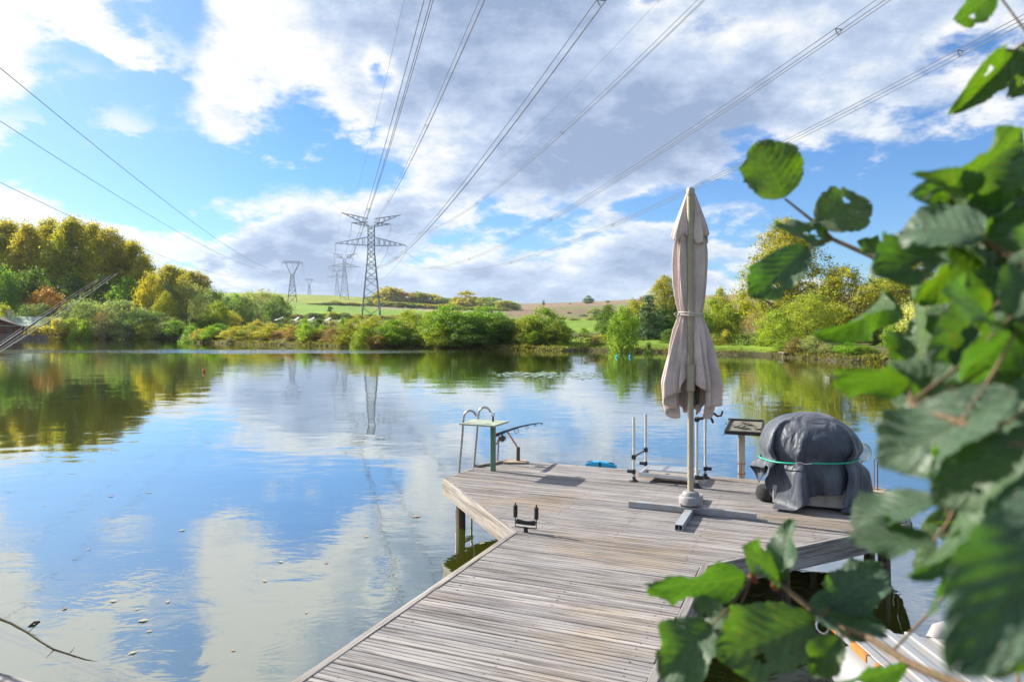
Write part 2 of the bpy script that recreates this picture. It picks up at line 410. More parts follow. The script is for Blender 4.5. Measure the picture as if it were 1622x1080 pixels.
def mat_alder(name):
    """a broad leaf seen close by, with veins, blotches and a waxy upper face whose colour holds some bluish sky sheen"""
    m, w, out = new_mat(name)
    uv = w.n('ShaderNodeUVMap').outputs[0]
    sp = w.n('ShaderNodeSeparateXYZ'); w.put(sp.inputs[0], uv)
    oi = w.n('ShaderNodeObjectInfo').outputs['Random']
    co = w.n('ShaderNodeTexCoord').outputs['Object']
    across = w.m('ABSOLUTE', w.m('SUBTRACT', sp.outputs[0], .5))
    mid = w.smooth(across, .028, .008)
    ph = w.m('SUBTRACT', sp.outputs[1], w.m('MULTIPLY', across, .62))
    saw = w.m('ABSOLUTE', w.m('SUBTRACT', w.m('FRACT', w.m('MULTIPLY', ph, 8.0)), .5))
    side = w.smooth(saw, .10, .02)
    vein = w.m('MAXIMUM', mid, w.m('MULTIPLY', side, .7))
    n = w.noise(co, 45, 5, .6); big = w.noise(co, 9, 4, .6)
    back = w.n('ShaderNodeNewGeometry').outputs['Backfacing']
    topc = w.mix(n, (.042, .112, .064), (.070, .150, .086)); botc = w.mix(n, (.046, .112, .034), (.068, .145, .048))  # upper face bluer: sky reflection on the wax partly put into its colour
    base = w.mix(back, topc, botc)
    base = w.mix(oi, base, w.mix(1.0, base, (1.30, 1.12, .6), 'MULTIPLY'))
    base = w.mix(1.0, base, w.ramp(big, [(.3, .70), (.7, 1.25)]), 'MULTIPLY')
    base = w.mix(w.m('MULTIPLY', vein, .38), base, (.15, .22, .08))
    spot = w.smooth(w.m('ADD', w.noise(co, 22, 5, .65), w.m('MULTIPLY', oi, .10)), .66, .74)
    base = w.mix(w.m('MULTIPLY', spot, .8), base, (.20, .12, .05))
    b = w.n('ShaderNodeBsdfPrincipled'); w.put(b.inputs['Base Color'], base)
    w.put(b.inputs['Roughness'], w.m('ADD', w.m('MULTIPLY', n, .22), .38)); b.inputs['Specular IOR Level'].default_value = .85
    bn = w.n('ShaderNodeBump'); bn.inputs['Strength'].default_value = .8; bn.inputs['Distance'].default_value = .002
    fine = w.n('ShaderNodeTexVoronoi', feature='DISTANCE_TO_EDGE'); w.put(fine.inputs['Vector'], uv); fine.inputs['Scale'].default_value = 34
    w.put(bn.inputs['Height'], w.m('SUBTRACT', w.m('MULTIPLY', w.smooth(fine.outputs[0], 0.0, .10), .35), vein)); w.t.links.new(bn.outputs[0], b.inputs['Normal'])
    tr = w.n('ShaderNodeBsdfTranslucent'); w.put(tr.inputs[0], w.mix(1.0, base, (1.7, 1.9, .12), 'MULTIPLY'))
    mx = w.n('ShaderNodeMixShader'); mx.inputs[0].default_value = .36
    w.t.links.new(b.outputs[0], mx.inputs[1]); w.t.links.new(tr.outputs[0], mx.inputs[2]); w.t.links.new(mx.outputs[0], out.inputs[0])
mat_alder('alder_leaf')

def mat_water():
    m, w, out = new_mat('water')
    co = w.n('ShaderNodeTexCoord').outputs['Object']
    sp = w.n('ShaderNodeSeparateXYZ'); w.put(sp.inputs[0], co)
    # ripples: fine wind chop over slow undulation, calmer in places, a breeze lane out on the lake
    slow = w.noise(w.v('MULTIPLY', co, (.55, .8, 1)), 1.0, 2, .5, .3)
    chop = w.noise(w.v('MULTIPLY', co, (2.4, 4.2, 1)), 1.0, 3, .55, .5)
    fine = w.noise(w.v('MULTIPLY', co, (9, 14, 1)), 1.0, 2, .5, .3)
    gust = w.smooth(w.noise(w.v('MULTIPLY', co, (.06, .11, 1)), 1.0, 3, .55), .38, .66)
    edge = w.m('MULTIPLY', w.m('SUBTRACT', w.noise(w.v('MULTIPLY', co, (.12, .3, 1)), 1.0, 4, .6), .5), 9.0)
    lane_y = w.m('ADD', sp.outputs[1], edge)
    lane = w.m('MULTIPLY', w.smooth(lane_y, 50.0, 53.5), w.smooth(lane_y, 61.0, 57.5))
    lx = w.m('ADD', sp.outputs[0], w.m('MULTIPLY', edge, 2.0))
    lane = w.m('MULTIPLY', lane, w.m('MULTIPLY', w.smooth(lx, -52, -34), w.smooth(lx, 4, -8)))
    hgt = w.m('ADD', w.m('MULTIPLY', slow, .42), w.m('MULTIPLY', w.m('MULTIPLY', chop, .15), w.m('ADD', w.m('MULTIPLY', gust, .75), .25)))
    hgt = w.m('ADD', hgt, w.m('MULTIPLY', fine, w.m('ADD', w.m('MULTIPLY', gust, .014), w.m('MULTIPLY', lane, .85))))
    bn = w.n('ShaderNodeBump'); bn.inputs['Strength'].default_value = 1.0; bn.inputs['Distance'].default_value = .022
    w.put(bn.inputs['Height'], hgt)
    body = w.n('ShaderNodeBsdfDiffuse'); w.put(body.inputs[0], w.mix(w.noise(co, .35, 4, .6), (.044, .053, .006, 1), (.054, .064, .008, 1)))
    gl = w.n('ShaderNodeBsdfGlossy'); gl.inputs['Roughness'].default_value = .015; gl.inputs[0].default_value = (.92, .95, .97, 1)
    w.t.links.new(bn.outputs[0], gl.inputs['Normal'])
    fr = w.n('ShaderNodeFresnel'); fr.inputs[0].default_value = 1.333
    k = w.m('ADD', w.m('MULTIPLY', w.m('POWER', fr.outputs[0], .32), .98), .02, clamp=True)
    mx = w.n('ShaderNodeMixShader'); w.put(mx.inputs[0], k)
    w.t.links.new(body.outputs[0], mx.inputs[1]); w.t.links.new(gl.outputs[0], mx.inputs[2]); w.t.links.new(mx.outputs[0], out.inputs[0])
mat_water()

def mat_ground():
    m, w, out = new_mat('ground')
    co = w.n('ShaderNodeTexCoord').outputs['Object']
    at_ = w.n('ShaderNodeVertexColor'); at_.layer_name = 'land'
    n = w.noise(co, .55, 8, .68); big = w.noise(co, .035, 5, .6)
    c = w.mix(1.0, at_.outputs[0], w.ramp(n, [(.3, .62), (.7, 1.4)]), 'MULTIPLY')
    c = w.mix(1.0, c, w.ramp(big, [(.35, .78), (.65, 1.2)]), 'MULTIPLY')
    row = w.n('ShaderNodeTexWave'); row.wave_type = 'BANDS'; row.bands_direction = 'DIAGONAL'
    w.put(row.inputs[0], co); row.inputs['Scale'].default_value = .06; row.inputs['Distortion'].default_value = 1.5
    c = w.mix(.22, c, w.mix(1.0, c, row.outputs[0], 'MULTIPLY'))
    principled(w, out, c, .9, 0, n, .15, .6, .15)
mat_ground()
# ------------------------------------------------------------------ land and water
_SU = [-400, 0, 80, 200, 285, 310, 420, 540, 640, 700, 800, 890, 930, 1000, 1060, 1100, 1200, 1240, 1310, 1345, 1440, 1622, 2000]
_SV = [537, 537, 537, 537, 537.5, 543, 546, 549, 551, 552, 554, 556, 555.5, 557.5, 558.5, 561, 563.5, 566, 571, 574, 576, 579, 586]
_th = [math.degrees(math.atan((u - U0) / F)) for u in _SU]
_sd = [F * 1.99 / (v - V0) / math.cos(math.radians(t)) for v, t in zip(_SV, _th)]
SH_T = [-180, -100, -92, -84, -70] + _th + [60, 75, 85, 93, 100, 180]
SH_R = [1.3, 1.3, 1.6, 30, 80] + _sd + [30, 22, 12, 1.6, 1.3, 1.3]
def shore(theta): return float(np.interp(theta, SH_T, SH_R))
_PR = [0, 20, 60, 110, 150, 200, 260, 335, 420, 500, 620, 750, 1000, 1100, 1300, 3000, 6000]
_PZ = [-1.58, -1.55, -1.42, -1.3, -1.0, 0.0, 1.5, 4.0, 9.0, 13.0, 20.5, 28, 42, 45.6, 44, 30, 0]
_KT = [-180, -90, -50, -19, -14, -9, -5.6, 0.5, 6, 9.5, 16, 30, 60, 90, 180]
_KV = [.1, .4, 1.0, 1.03, .98, .86, .76, .73, .80, .87, 1.0, 1.0, .8, .3, .1]
def ground_z(x, y):
    r = math.hypot(x, y); th = math.degrees(math.atan2(x, y)); s = shore(th); d = r - s
    z = float(np.interp(r, _PR, _PZ)); k = float(np.interp(th, _KT, _KV))
    if z > 0: z *= k
    if d < 2.5: z = float(np.interp(d, [-6, -1.0, 0, .25, 1.2, 2.5], [-4.0, -2.6, -2.02, -1.78, -1.62, z]))
    return z
def land_colour(u, r, d, th):
    if abs(th) > 60: return (.09, .12, .035)
    if d < .6: return (.085, .075, .045)
    if u > 870 and r < 78 and u < 1230: return (.17, .27, .02)
    if u < 90 and r < 116: return (.15, .19, .03)
    if u > 1230 and r < 60: return (.12, .12, .045)
    if u < 800:
        if 195 < r < 285 and u > 380: return (.26, .22, .11) if r < 250 else (.14, .19, .03)
        if 345 < r < 492 and u > 400: return (.165, .285, .022)
        if 492 <= r < 520 and u > 590: return (.32, .25, .17)
        if 492 <= r < 560 and u <= 590: return (.16, .27, .022)
        if r >= 560 and u < 590: return (.225, .265, .024)
    else:
        if 120 < r < 330: return (.165, .26, .022)
        if 330 <= r < 400: return (.17, .17, .06)
        if 400 <= r < 560: return (.20, .145, .085)
        if 560 <= r < 620 and u > 860: return (.15, .17, .05)
        if r >= 1010: return (.15, .20, .03)
        if r >= 560: return (.235, .165, .10)
    return (.095, .105, .035)

def build_ground():
    ths = sorted(set(list(np.arange(-180, -42, 6.0)) + [-100, -96, -92, -88, -84, -80] + list(np.arange(-42, 42.01, .35)) + list(np.arange(44, 180, 6.0)) + [85, 88, 93, 97, 100]))
    ds = [-6, -2, -1, -.4, 0, .25, .7, 1.2, 2.5, 5, 9, 14, 20, 28, 38, 48] + [60 * 1.075 ** i for i in range(58)]
    vs, cs = [], []
    rng = random.Random(3)
    for th in ths:
        s = shore(th); t = math.radians(th)
        u = U0 + F * math.tan(t) if abs(th) < 80 else (-5000 if th < 0 else 5000)
        for d in ds:
            r = max(.2, s + d); x, y = r * math.sin(t), r * math.cos(t)
            z = ground_z(x, y)
            if d > 3: z += rng.uniform(-.05, .05) * min(4, r / 60)
            vs.append((x, y, z)); cs.append(land_colour(u, r * math.cos(t) if abs(th) < 60 else r, d, th))
    nd = len(ds); nt = len(ths); fs = []
    for i in range(nt):
        j = (i + 1) % nt
        for k in range(nd - 1):
            fs.append((i * nd + k, i * nd + k + 1, j * nd + k + 1, j * nd + k))
    me = bpy.data.meshes.new('ground'); me.from_pydata(vs, [], [tuple(reversed(q)) for q in fs])
    ca = me.color_attributes.new('land', 'FLOAT_COLOR', 'POINT')
    ca.data.foreach_set('color', np.array([c + (1,) for c in cs], np.float32).ravel())
    me.polygons.foreach_set('use_smooth', [True] * len(me.polygons)); me.materials.append(MATS['ground'])
    o = bpy.data.objects.new('ground', me); C.objects.link(o); tag(o, kind='structure')
build_ground()
b = MB(); b.add([(-260, -30, WATER), (140, -30, WATER), (140, 130, WATER), (-260, 130, WATER)], [(0, 1, 2, 3)])
tag(b.build('lake_water', MATS['water']), kind='structure')

# ------------------------------------------------------------------ trees
PROTO = {}
def leaf_quads(rng, cen, size, long=1.5, up=.25, droop=0.0):
    n = len(cen)
    nrm = rng.normal(size=(n, 3)); nrm[:, 2] += up; nrm /= np.linalg.norm(nrm, axis=1)[:, None]
    a = rng.normal(size=(n, 3)); a[:, 2] -= droop
    a -= nrm * (a * nrm).sum(1)[:, None]; a /= np.linalg.norm(a, axis=1)[:, None]
    bb = np.cross(nrm, a)
    s = size * rng.uniform(.65, 1.35, n)[:, None]
    la = a * s * .5 * math.sqrt(long); lb = bb * s * .5 / math.sqrt(long)
    v = np.stack([cen - la, cen + lb * 1.0 - la * .1, cen + la, cen - lb - la * .1], 1).reshape(-1, 3)
    f = np.arange(n * 4).reshape(n, 4)
    return v, f
def proto(name, seed, H, W, prof, nclump, per, crad, leaf, mat='foliage', bark='bark', base=.12, up=.3, droop=0., long=1.5, limbs=26, trunk_r=None, stems=1, lumpy=.25, sparse_low=0., squash=.8):
    rng = np.random.default_rng(seed)
    ph = rng.uniform(0, 6.28, 6)
    def envelope(t, a): return np.interp(t, prof[0], prof[1]) * W / 2 * (1 + lumpy * (.55 * np.sin(2 * a + ph[0] + 5 * t) + .45 * np.sin(3 * a + ph[1] - 8 * t) + .4 * np.sin(5 * a + ph[2] + 13 * t)))
    t = rng.uniform(0, 1, nclump * 4)
    keep = rng.uniform(0, 1, len(t)) < (np.interp(t, prof[0], prof[1]) + .12) * np.where(t < .35, 1 - sparse_low, 1)
    t = t[keep][:nclump]; n = len(t)
    a = rng.uniform(0, 2 * math.pi, n); rr = np.sqrt(rng.uniform(.08, 1, n)) * envelope(t, a)
    cz = base * H + t * (1 - base) * H * .96
    cen = np.stack([rr * np.cos(a), rr * np.sin(a), cz], 1)
    cr = crad * rng.uniform(.6, 1.35, n)
    idx = rng.integers(0, n, nclump * per)
    off = rng.normal(size=(len(idx), 3)) * .55; off[:, 2] *= squash
    pts = cen[idx] + off * cr[idx][:, None]
    if droop: pts[:, 2] -= np.abs(rng.normal(size=len(pts))) * droop * .35 * cr[idx]
    pts[:, 2] = np.maximum(pts[:, 2], .03)
    v, f = leaf_quads(rng, pts, leaf, long, up, droop)
    crown = np_mesh('crown', v, f, MATS[mat])
    tb = MB(); tr = trunk_r or H * .014
    for s_ in range(stems):
        lean = rng.normal(size=2) * (H * .03 if stems == 1 else W * .16)
        zs = np.linspace(0, .86, 8)
        path = [Vector((lean[0] * q + .012 * H * math.sin(q * 7 + s_), lean[1] * q + .012 * H * math.cos(q * 6 + s_), q * H)) for q in zs]
        path[0].z = -.35
        tb.tube(path, [tr * (1.25 if i == 0 else 1) * (1 - .88 * q) / (stems ** .4) for i, q in enumerate(zs)], 6)
        order = rng.permutation(n)[:limbs // stems]
        for i in order:
            e = Vector(cen[i]); q = min(.8, max(.05, (e.z / H) * .62 + rng.uniform(-.05, .05)))
            s0 = Vector((np.interp(q, zs, [p_.x for p_ in path]), np.interp(q, zs, [p_.y for p_ in path]), q * H))
            mid = (s0 + e) / 2 + Vector((0, 0, .05 * (e - s0).length))
            r0 = tr * (1 - .85 * q) * .5 / (stems ** .4); tb.tube([s0, mid, e], [r0, r0 * .6, r0 * .2], 4, caps=False)
    me = bpy.data.meshes.new('trunk'); me.from_pydata([tuple(q) for q in tb.v], [], tb.f)
    me.polygons.foreach_set('use_smooth', [True] * len(me.polygons)); me.materials.append(MATS[bark])
    PROTO[name] = (me, crown, H, W)
EGG = ([0, .12, .35, .6, .85, 1], [.35, .72, 1, .92, .55, .12])
ROUND = ([0, .15, .45, .75, .92, 1], [.62, .92, 1, .8, .45, .15])
BUSH = ([0, .2, .5, .8, 1], [.92, 1, .92, .62, .2])
COLUMN = ([0, .1, .3, .6, .85, 1], [.3, .6, .95, 1, .7, .22])
CONE = ([0, .1, .5, .9, 1], [.85, 1, .6, .14, .03])
for i in range(3):
    proto('poplar%d' % i, 10 + i, 20, 7.0, COLUMN, 300, 62, .95, .26, 'foliage_autumn', base=.14, limbs=60, trunk_r=.24, sparse_low=.72, lumpy=.42)
    proto('broad%d' % i, 20 + i, 8, 7.4, BUSH if i == 1 else ROUND, 150, 62, .82, .23, base=.02, limbs=26, stems=2, lumpy=.30)
    proto('shrub%d' % i, 30 + i, 3, 3.5, BUSH, 70, 60, .42, .135, base=0.0, limbs=10, trunk_r=.045, stems=3, lumpy=.26)
    proto('far%d' % i, 60 + i, 9, 8.0, ROUND, 60, 42, 1.15, .60, base=.04, limbs=6, lumpy=.3)
for i in range(2):
    proto('willow%d' % i, 40 + i, 9, 8.4, ROUND, 150, 62, .95, .23, base=.02, droop=1.2, long=3.2, up=.1, limbs=26, stems=3, lumpy=.28)
    proto('conifer%d' % i, 50 + i, 9, 4.6, CONE, 170, 44, .55, .20, 'needles', base=.03, droop=.5, long=2.4, limbs=30, lumpy=.14, squash=.45)
    proto('bare%d' % i, 55 + i, 6, 4.2, EGG, 95, 14, .5, .15, bark='pale_bark', base=.12, limbs=80, trunk_r=.07, stems=4)
proto('tall0', 70, 20, 12.0, EGG, 460, 70, .95, .23, 'foliage_autumn', base=.08, limbs=60, trunk_r=.32, lumpy=.36)
proto('tall1', 71, 12, 10.5, ROUND, 300, 64, .88, .22, base=.04, limbs=50, trunk_r=.2, stems=2, lumpy=.32)

COL = dict(dark=(.055, .105, .028), mid=(.095, .180, .026), light=(.140, .200, .028), yel=(.175, .195, .026), olive=(.185, .205, .036), grey=(.125, .175, .082),
           silver=(.28, .31, .17), orange=(.17, .115, .034), brown=(.135, .115, .048), pink=(.165, .125, .070), blue=(.06, .125, .062), bright=(.125, .225, .022), gold=(.175, .205, .026))
trng = random.Random(11)
def plant(kind, u, D, vtop, wpx, colour, label, group=None, name=None, cat=None):
    x = (u - U0) / F * D; z0 = ground_z(x, D)
    h = (V0 - vtop) / F * D - z0
    me_t, me_c, H, W = PROTO[kind]
    name = name or ('shrub' if kind.startswith('shrub') else 'tree')
    o = thing(name, label, cat or ('shrub' if name == 'shrub' else 'tree'), (x, D, z0 - .04), group, trng.uniform(0, 6.28))
    k = wpx / F * D / W
    o.scale = (k, k, max(.1, h / H))
    t = link_mesh('trunk', me_t, o); c = link_mesh('crown', me_c, o)
    base = [q * 1.65 for q in COL[colour]]; j = [trng.uniform(.86, 1.16) for _ in range(3)]; v = trng.uniform(.85, 1.15)
    c.color = (base[0] * j[0] * v, base[1] * v, base[2] * j[2] * v, 1)
    return o
ADJ = dict(dark='dark green', mid='mid green', light='light green', yel='yellow green', olive='olive green', grey='grey green', silver='silvery', orange='orange', brown='brownish', pink='pinkish', blue='bluish green', bright='vivid green', gold='golden')
NTH = 'first second third fourth fifth sixth seventh eighth ninth tenth eleventh twelfth thirteenth fourteenth fifteenth sixteenth seventeenth eighteenth nineteenth twentieth twenty-first twenty-second twenty-third twenty-fourth'.split()
def rows(kind, data, label, group, start=None, **kw):
    """label may hold {c} for the colour and {n} for the place in the row, counted from the photo column start"""
    order = sorted(range(len(data)), key=lambda i: abs(data[i][0] - (start if start is not None else 0)))
    for i, (u, D, vt, w, c) in enumerate(data):
        k = kind if isinstance(kind, str) and kind in PROTO else '%s%d' % (kind, i % (2 if kind in ('willow', 'conifer', 'bare') else 3))
        plant(k, u, D, vt, w, c, label.format(c=ADJ[c], n=NTH[order.index(i)]), group, **kw)

# left shore: the stand of tall poplars, with darker trees and willows at its feet
rows('poplar', [(-75, 140, 352, 62, 'gold'), (-28, 136, 356, 60, 'gold'), (10, 142, 345, 62, 'gold'), (44, 134, 352, 56, 'gold'), (80, 140, 343, 62, 'gold'), (112, 132, 340, 60, 'gold'), (146, 138, 350, 58, 'gold'),
                (174, 130, 358, 56, 'gold'), (205, 134, 378, 56, 'olive'), (226, 128, 402, 40, 'olive')],
     'tall {c} poplar behind the brown cabin, {n} from the yellow trees ending the stand', 'poplars behind the cabin', 235)
rows('broad', [(-30, 122, 400, 84, 'dark'), (12, 118, 428, 56, 'mid'), (52, 124, 425, 78, 'dark'), (118, 126, 440, 70, 'dark'), (165, 124, 436, 70, 'dark'), (205, 122, 440, 70, 'mid')],
     '{c} tree under the tall poplars, {n} from the yellow trees ending the stand', 'dark trees under the poplars', 235)
plant('broad0', 75, 116, 457, 62, 'orange', 'rusty orange brown tree below the poplars behind the cabin')
rows('broad', [(238, 118, 432, 48, 'yel'), (262, 114, 462, 42, 'yel')], '{c} tree at the end of the poplar stand, {n} from the poplars', 'yellow trees at the poplar stand', 200)
rows('poplar', [(268, 165, 418, 56, 'gold'), (308, 160, 427, 50, 'gold'), (288, 170, 424, 40, 'gold')], 'shorter orange topped poplar beyond the main stand, {n} from the yellow trees', 'shorter poplars beyond the stand', 240)
rows('willow', [(262, 128, 446, 60, 'grey'), (296, 130, 442, 66, 'grey'), (322, 140, 462, 50, 'blue'), (338, 150, 452, 44, 'dark'), (356, 170, 466, 36, 'dark')], 'rounded {c} willow before the shorter poplars, {n} from the yellow trees', 'willows before the shorter poplars', 240)
rows('willow', [(60, 112, 478, 70, 'blue'), (135, 111, 470, 76, 'grey'), (188, 110, 472, 84, 'grey'), (232, 109, 488, 76, 'blue'), (265, 109, 500, 54, 'grey')], '{c} willow bush on the shore below the poplars, {n} from the cabin', 'willow bushes along the cabin shore', 0)
plant('bare0', 165, 106.5, 488, 40, 'brown', 'pale half bare shrub between the willow bushes on the shore')
plant('shrub1', 131, 106, 508, 36, 'bright', 'round bright green bush at the waterside beside the bare shrub')
rows('shrub', [(95, 106.5, 504, 46, 'olive'), (113, 107, 505, 40, 'light'), (78, 108, 502, 40, 'grey'), (55, 106, 516, 34, 'yel')], 'low {c} bush by the lawn beside the cabin, {n} from the cabin', 'bushes beside the cabin', 0)
rows('shrub', [(205, 106, 514, 46, 'grey'), (232, 106, 512, 44, 'olive'), (258, 106, 511, 40, 'grey'), (280, 106, 507, 46, 'mid'), (292, 107, 516, 36, 'brown')], 'low {c} scrub at the waterline, {n} from the pale bare shrub', 'scrub below the willows', 165)
plant('shrub0', 7, 110, 482, 36, 'yel', 'yellowish bush showing above the cabin roof')
rows('broad', [(345, 118, 478, 44, 'light'), (362, 122, 492, 40, 'olive'), (330, 118, 500, 40, 'mid'), (385, 190, 470, 44, 'dark'), (372, 200, 464, 40, 'mid')], '{c} tree in the left bay, {n} from the broad domed willow', 'trees at the left bay', 410)
plant('willow1', 410, 215, 456, 84, 'grey', 'broad domed grey green willow in front of the hillside field')
plant('broad1', 441, 205, 468, 42, 'dark', 'dark rounded tree touching the domed willow on its right')
# the low point of land with scrub
pen = [(300, 85, 515, 34, 'mid'), (318, 84, 521, 34, 'olive'), (336, 83, 516, 34, 'bright'), (352, 83, 522, 28, 'pink'), (372, 81, 517, 44, 'olive'), (396, 80, 515, 48, 'olive'), (422, 78, 516, 52, 'yel'), (446, 77, 523, 36, 'pink'),
       (468, 75, 518, 36, 'brown'), (506, 73, 522, 40, 'brown'), (530, 71, 519, 40, 'pink'), (548, 70, 522, 32, 'brown'), (432, 84, 512, 36, 'yel'), (458, 86, 514, 34, 'olive'), (404, 88, 508, 40, 'olive'), (350, 92, 512, 40, 'mid')]
rows('shrub', pen, 'low {c} scrub bush on the point of land, {n} from the alder row', 'scrub on the point', 560)
rows('shrub', [(488, 73, 512, 36, 'bright'), (511, 76, 515, 26, 'bright')], '{c} bush among the dry scrub on the point, {n} from the alder row', 'vivid bushes on the point', 560)
rows('shrub', [(455, 105, 503, 40, 'dark'), (482, 100, 505, 30, 'mid'), (505, 102, 504, 34, 'dark'), (530, 98, 508, 36, 'brown'), (545, 96, 504, 30, 'mid'), (425, 110, 510, 40, 'grey')], '{c} bush just below the white roofs, {n} from the big pylon', 'bushes below the white roofs', 590)
# middle shore: the row of alders
alders = [(562, 69, 503, 56, 'light'), (592, 68, 500, 62, 'olive'), (577, 66, 516, 40, 'light'), (622, 66, 505, 56, 'mid'), (648, 67, 490, 64, 'light'), (628, 65, 520, 44, 'mid'), (604, 65.5, 524, 46, 'brown'), (682, 65, 494, 60, 'mid'),
          (712, 64, 482, 78, 'mid'), (700, 63, 512, 60, 'light'), (742, 62, 496, 62, 'dark'), (768, 63, 484, 80, 'mid'), (790, 61.5, 500, 60, 'dark'), (815, 62, 504, 56, 'mid'), (835, 60.5, 500, 52, 'light'), (862, 60.5, 486, 72, 'mid'), (884, 59, 510, 48, 'light'), (850, 59.5, 520, 46, 'mid'), (760, 61, 522, 60, 'dark'), (725, 62, 526, 50, 'dark'), (660, 64.5, 526, 44, 'dark')]
rows('broad', alders, 'bushy {c} alder along the far shore, {n} in the row from the clipped hedges', 'alders along the far shore', 905)
# hillside: hedgerow, field hedge and wood
hed = [(402 + i * 18.5 + trng.uniform(-4, 4), 290 + trng.uniform(-8, 8), 495 + trng.uniform(-3, 3) + (2 if i > 8 else 0), 26 + trng.uniform(-4, 6), trng.choice(['dark', 'brown', 'grey', 'dark', 'olive'])) for i in range(17)]
rows('far', hed, '{c} hedgerow bush below the hillside field, {n} from the domed willow', 'hedgerow below the field', 400, name='shrub')
rows('far', [(495, 520, 481, 20, 'brown'), (505, 525, 480, 22, 'dark'), (517, 520, 479, 20, 'dark'), (530, 525, 476, 24, 'olive'), (543, 530, 479, 24, 'olive'), (557, 535, 479, 26, 'brown'), (571, 540, 481, 24, 'olive'), (585, 545, 480, 24, 'dark')], 'small {c} bush in the clump on the field, {n} from the big pylon', 'bushes on the field', 590, name='shrub')
plant('far1', 522, 390, 485, 9, 'dark', 'lone dark bush standing in the green field')
wood = [(598, 600, 466, 34, 'olive'), (617, 590, 455, 44, 'mid'), (636, 600, 461, 34, 'orange'), (650, 610, 466, 32, 'yel'), (664, 605, 463, 34, 'olive'), (680, 610, 465, 34, 'mid'), (696, 615, 470, 30, 'olive'), (710, 610, 472, 30, 'dark'), (722, 605, 474, 28, 'yel'),
        (737, 560, 462, 40, 'yel'), (756, 590, 472, 30, 'olive'), (770, 580, 470, 26, 'dark'), (784, 570, 472, 32, 'olive'), (800, 560, 476, 34, 'mid'), (813, 565, 484, 26, 'dark'), (606, 560, 476, 30, 'brown'), (628, 555, 478, 34, 'mid'), (650, 560, 480, 36, 'olive'), (674, 560, 481, 36, 'yel'), (700, 560, 482, 36, 'brown'), (760, 540, 485, 40, 'mid'), (725, 545, 484, 34, 'olive'), (788, 535, 488, 30, 'olive')]
wood = [(u, D, v, w * 1.18, {'dark': 'mid', 'mid': 'olive', 'olive': 'light', 'brown': 'olive'}.get(c, c)) for u, D, v, w, c in wood]
rows('far', wood, '{c} tree of the hill wood, {n} from the big pylon', 'trees of the hill wood', 590)
plant('far0', 932, 800, 468.5, 15, 'dark', 'single round tree standing alone on the bare hill crest')
plant('conifer0', 861, 820, 475, 6, 'dark', 'tiny dark tree on the brown hill crest by itself')
rows('far', [(903, 810, 480, 5, 'dark'), (963, 800, 476, 6, 'dark')], 'tiny bush on the hill crest, {n} from the single round tree', 'bushes on the crest', 932, name='shrub')
rows('far', [(925, 370, 498, 14, 'dark'), (944, 350, 488, 24, 'grey'), (902, 420, 494, 8, 'dark'), (957, 300, 492, 26, 'dark'), (890, 330, 503, 16, 'olive'), (910, 300, 505, 18, 'yel'), (935, 310, 503, 18, 'olive')], 'small {c} bush at the foot of the brown field, {n} from the alder row', 'bushes at the brown field', 880, name='shrub')
plant('shrub2', 925, 110, 519, 18, 'mid', 'round bush on the meadow behind the clipped hedge')
# right of the alders: garden trees beyond the lawn
plant('broad1', 964, 74, 482, 48, 'dark', 'dark leafy tree behind the clipped hedge')
plant('broad2', 986, 53.5, 484, 52, 'mid', 'slender green tree standing on the lawn edge by the water')
plant('conifer0', 1028, 70, 464, 58, 'blue', 'dark bluish conifer rising behind the lawn left of the parasol')
plant('conifer1', 1052, 72, 480, 46, 'dark', 'darker shorter conifer beside the bluish conifer')
plant('tall0', 1053, 96, 432, 62, 'yel', 'tall light yellow green tree behind the conifers')
rows('broad', [(1004, 100, 474, 40, 'olive'), (1016, 110, 470, 34, 'brown'), (1080, 95, 470, 50, 'mid')], '{c} tree beyond the conifers, {n} from the dark bluish one', 'trees beyond the conifers', 1028)
plant('shrub0', 1027, 51.5, 541, 20, 'dark', 'small dark clipped bush on the lawn edge')
plant('shrub1', 1060, 58, 522, 34, 'dark', 'dark bush at the foot of the conifers')
plant('shrub2', 942, 58, 532, 16, 'pink', 'small pinkish shrub in front of the clipped hedge')
rows('broad', [(1128, 82, 470, 44, 'light'), (1142, 88, 455, 36, 'yel'), (1158, 80, 478, 46, 'light'), (1183, 84, 474, 44, 'olive'), (1110, 80, 490, 40, 'mid'), (1205, 78, 480, 40, 'olive')], 'feathery {c} tree behind the long dark hedge, {n} from the parasol', 'trees right of the parasol', 1095)
plant('conifer1', 1176, 95, 448, 18, 'dark', 'thin dark spire shaped conifer above the light green trees')
rows('bare', [(1196, 60, 486, 40, 'brown'), (1214, 58, 492, 34, 'brown'), (1185, 62, 500, 36, 'brown')], 'thin half bare birch with pale stems, {n} from the big golden poplar', 'half bare birches', 1244)
plant('shrub1', 1150, 54, 523, 24, 'olive', 'young tree on the lawn before the dark hedge')
rows('shrub', [(1132, 53, 531, 26, 'olive'), (1212, 50, 536, 28, 'light')], 'low {c} bush on the lawn at the long dark hedge, {n} from the parasol', 'bushes on the lawn', 1095)
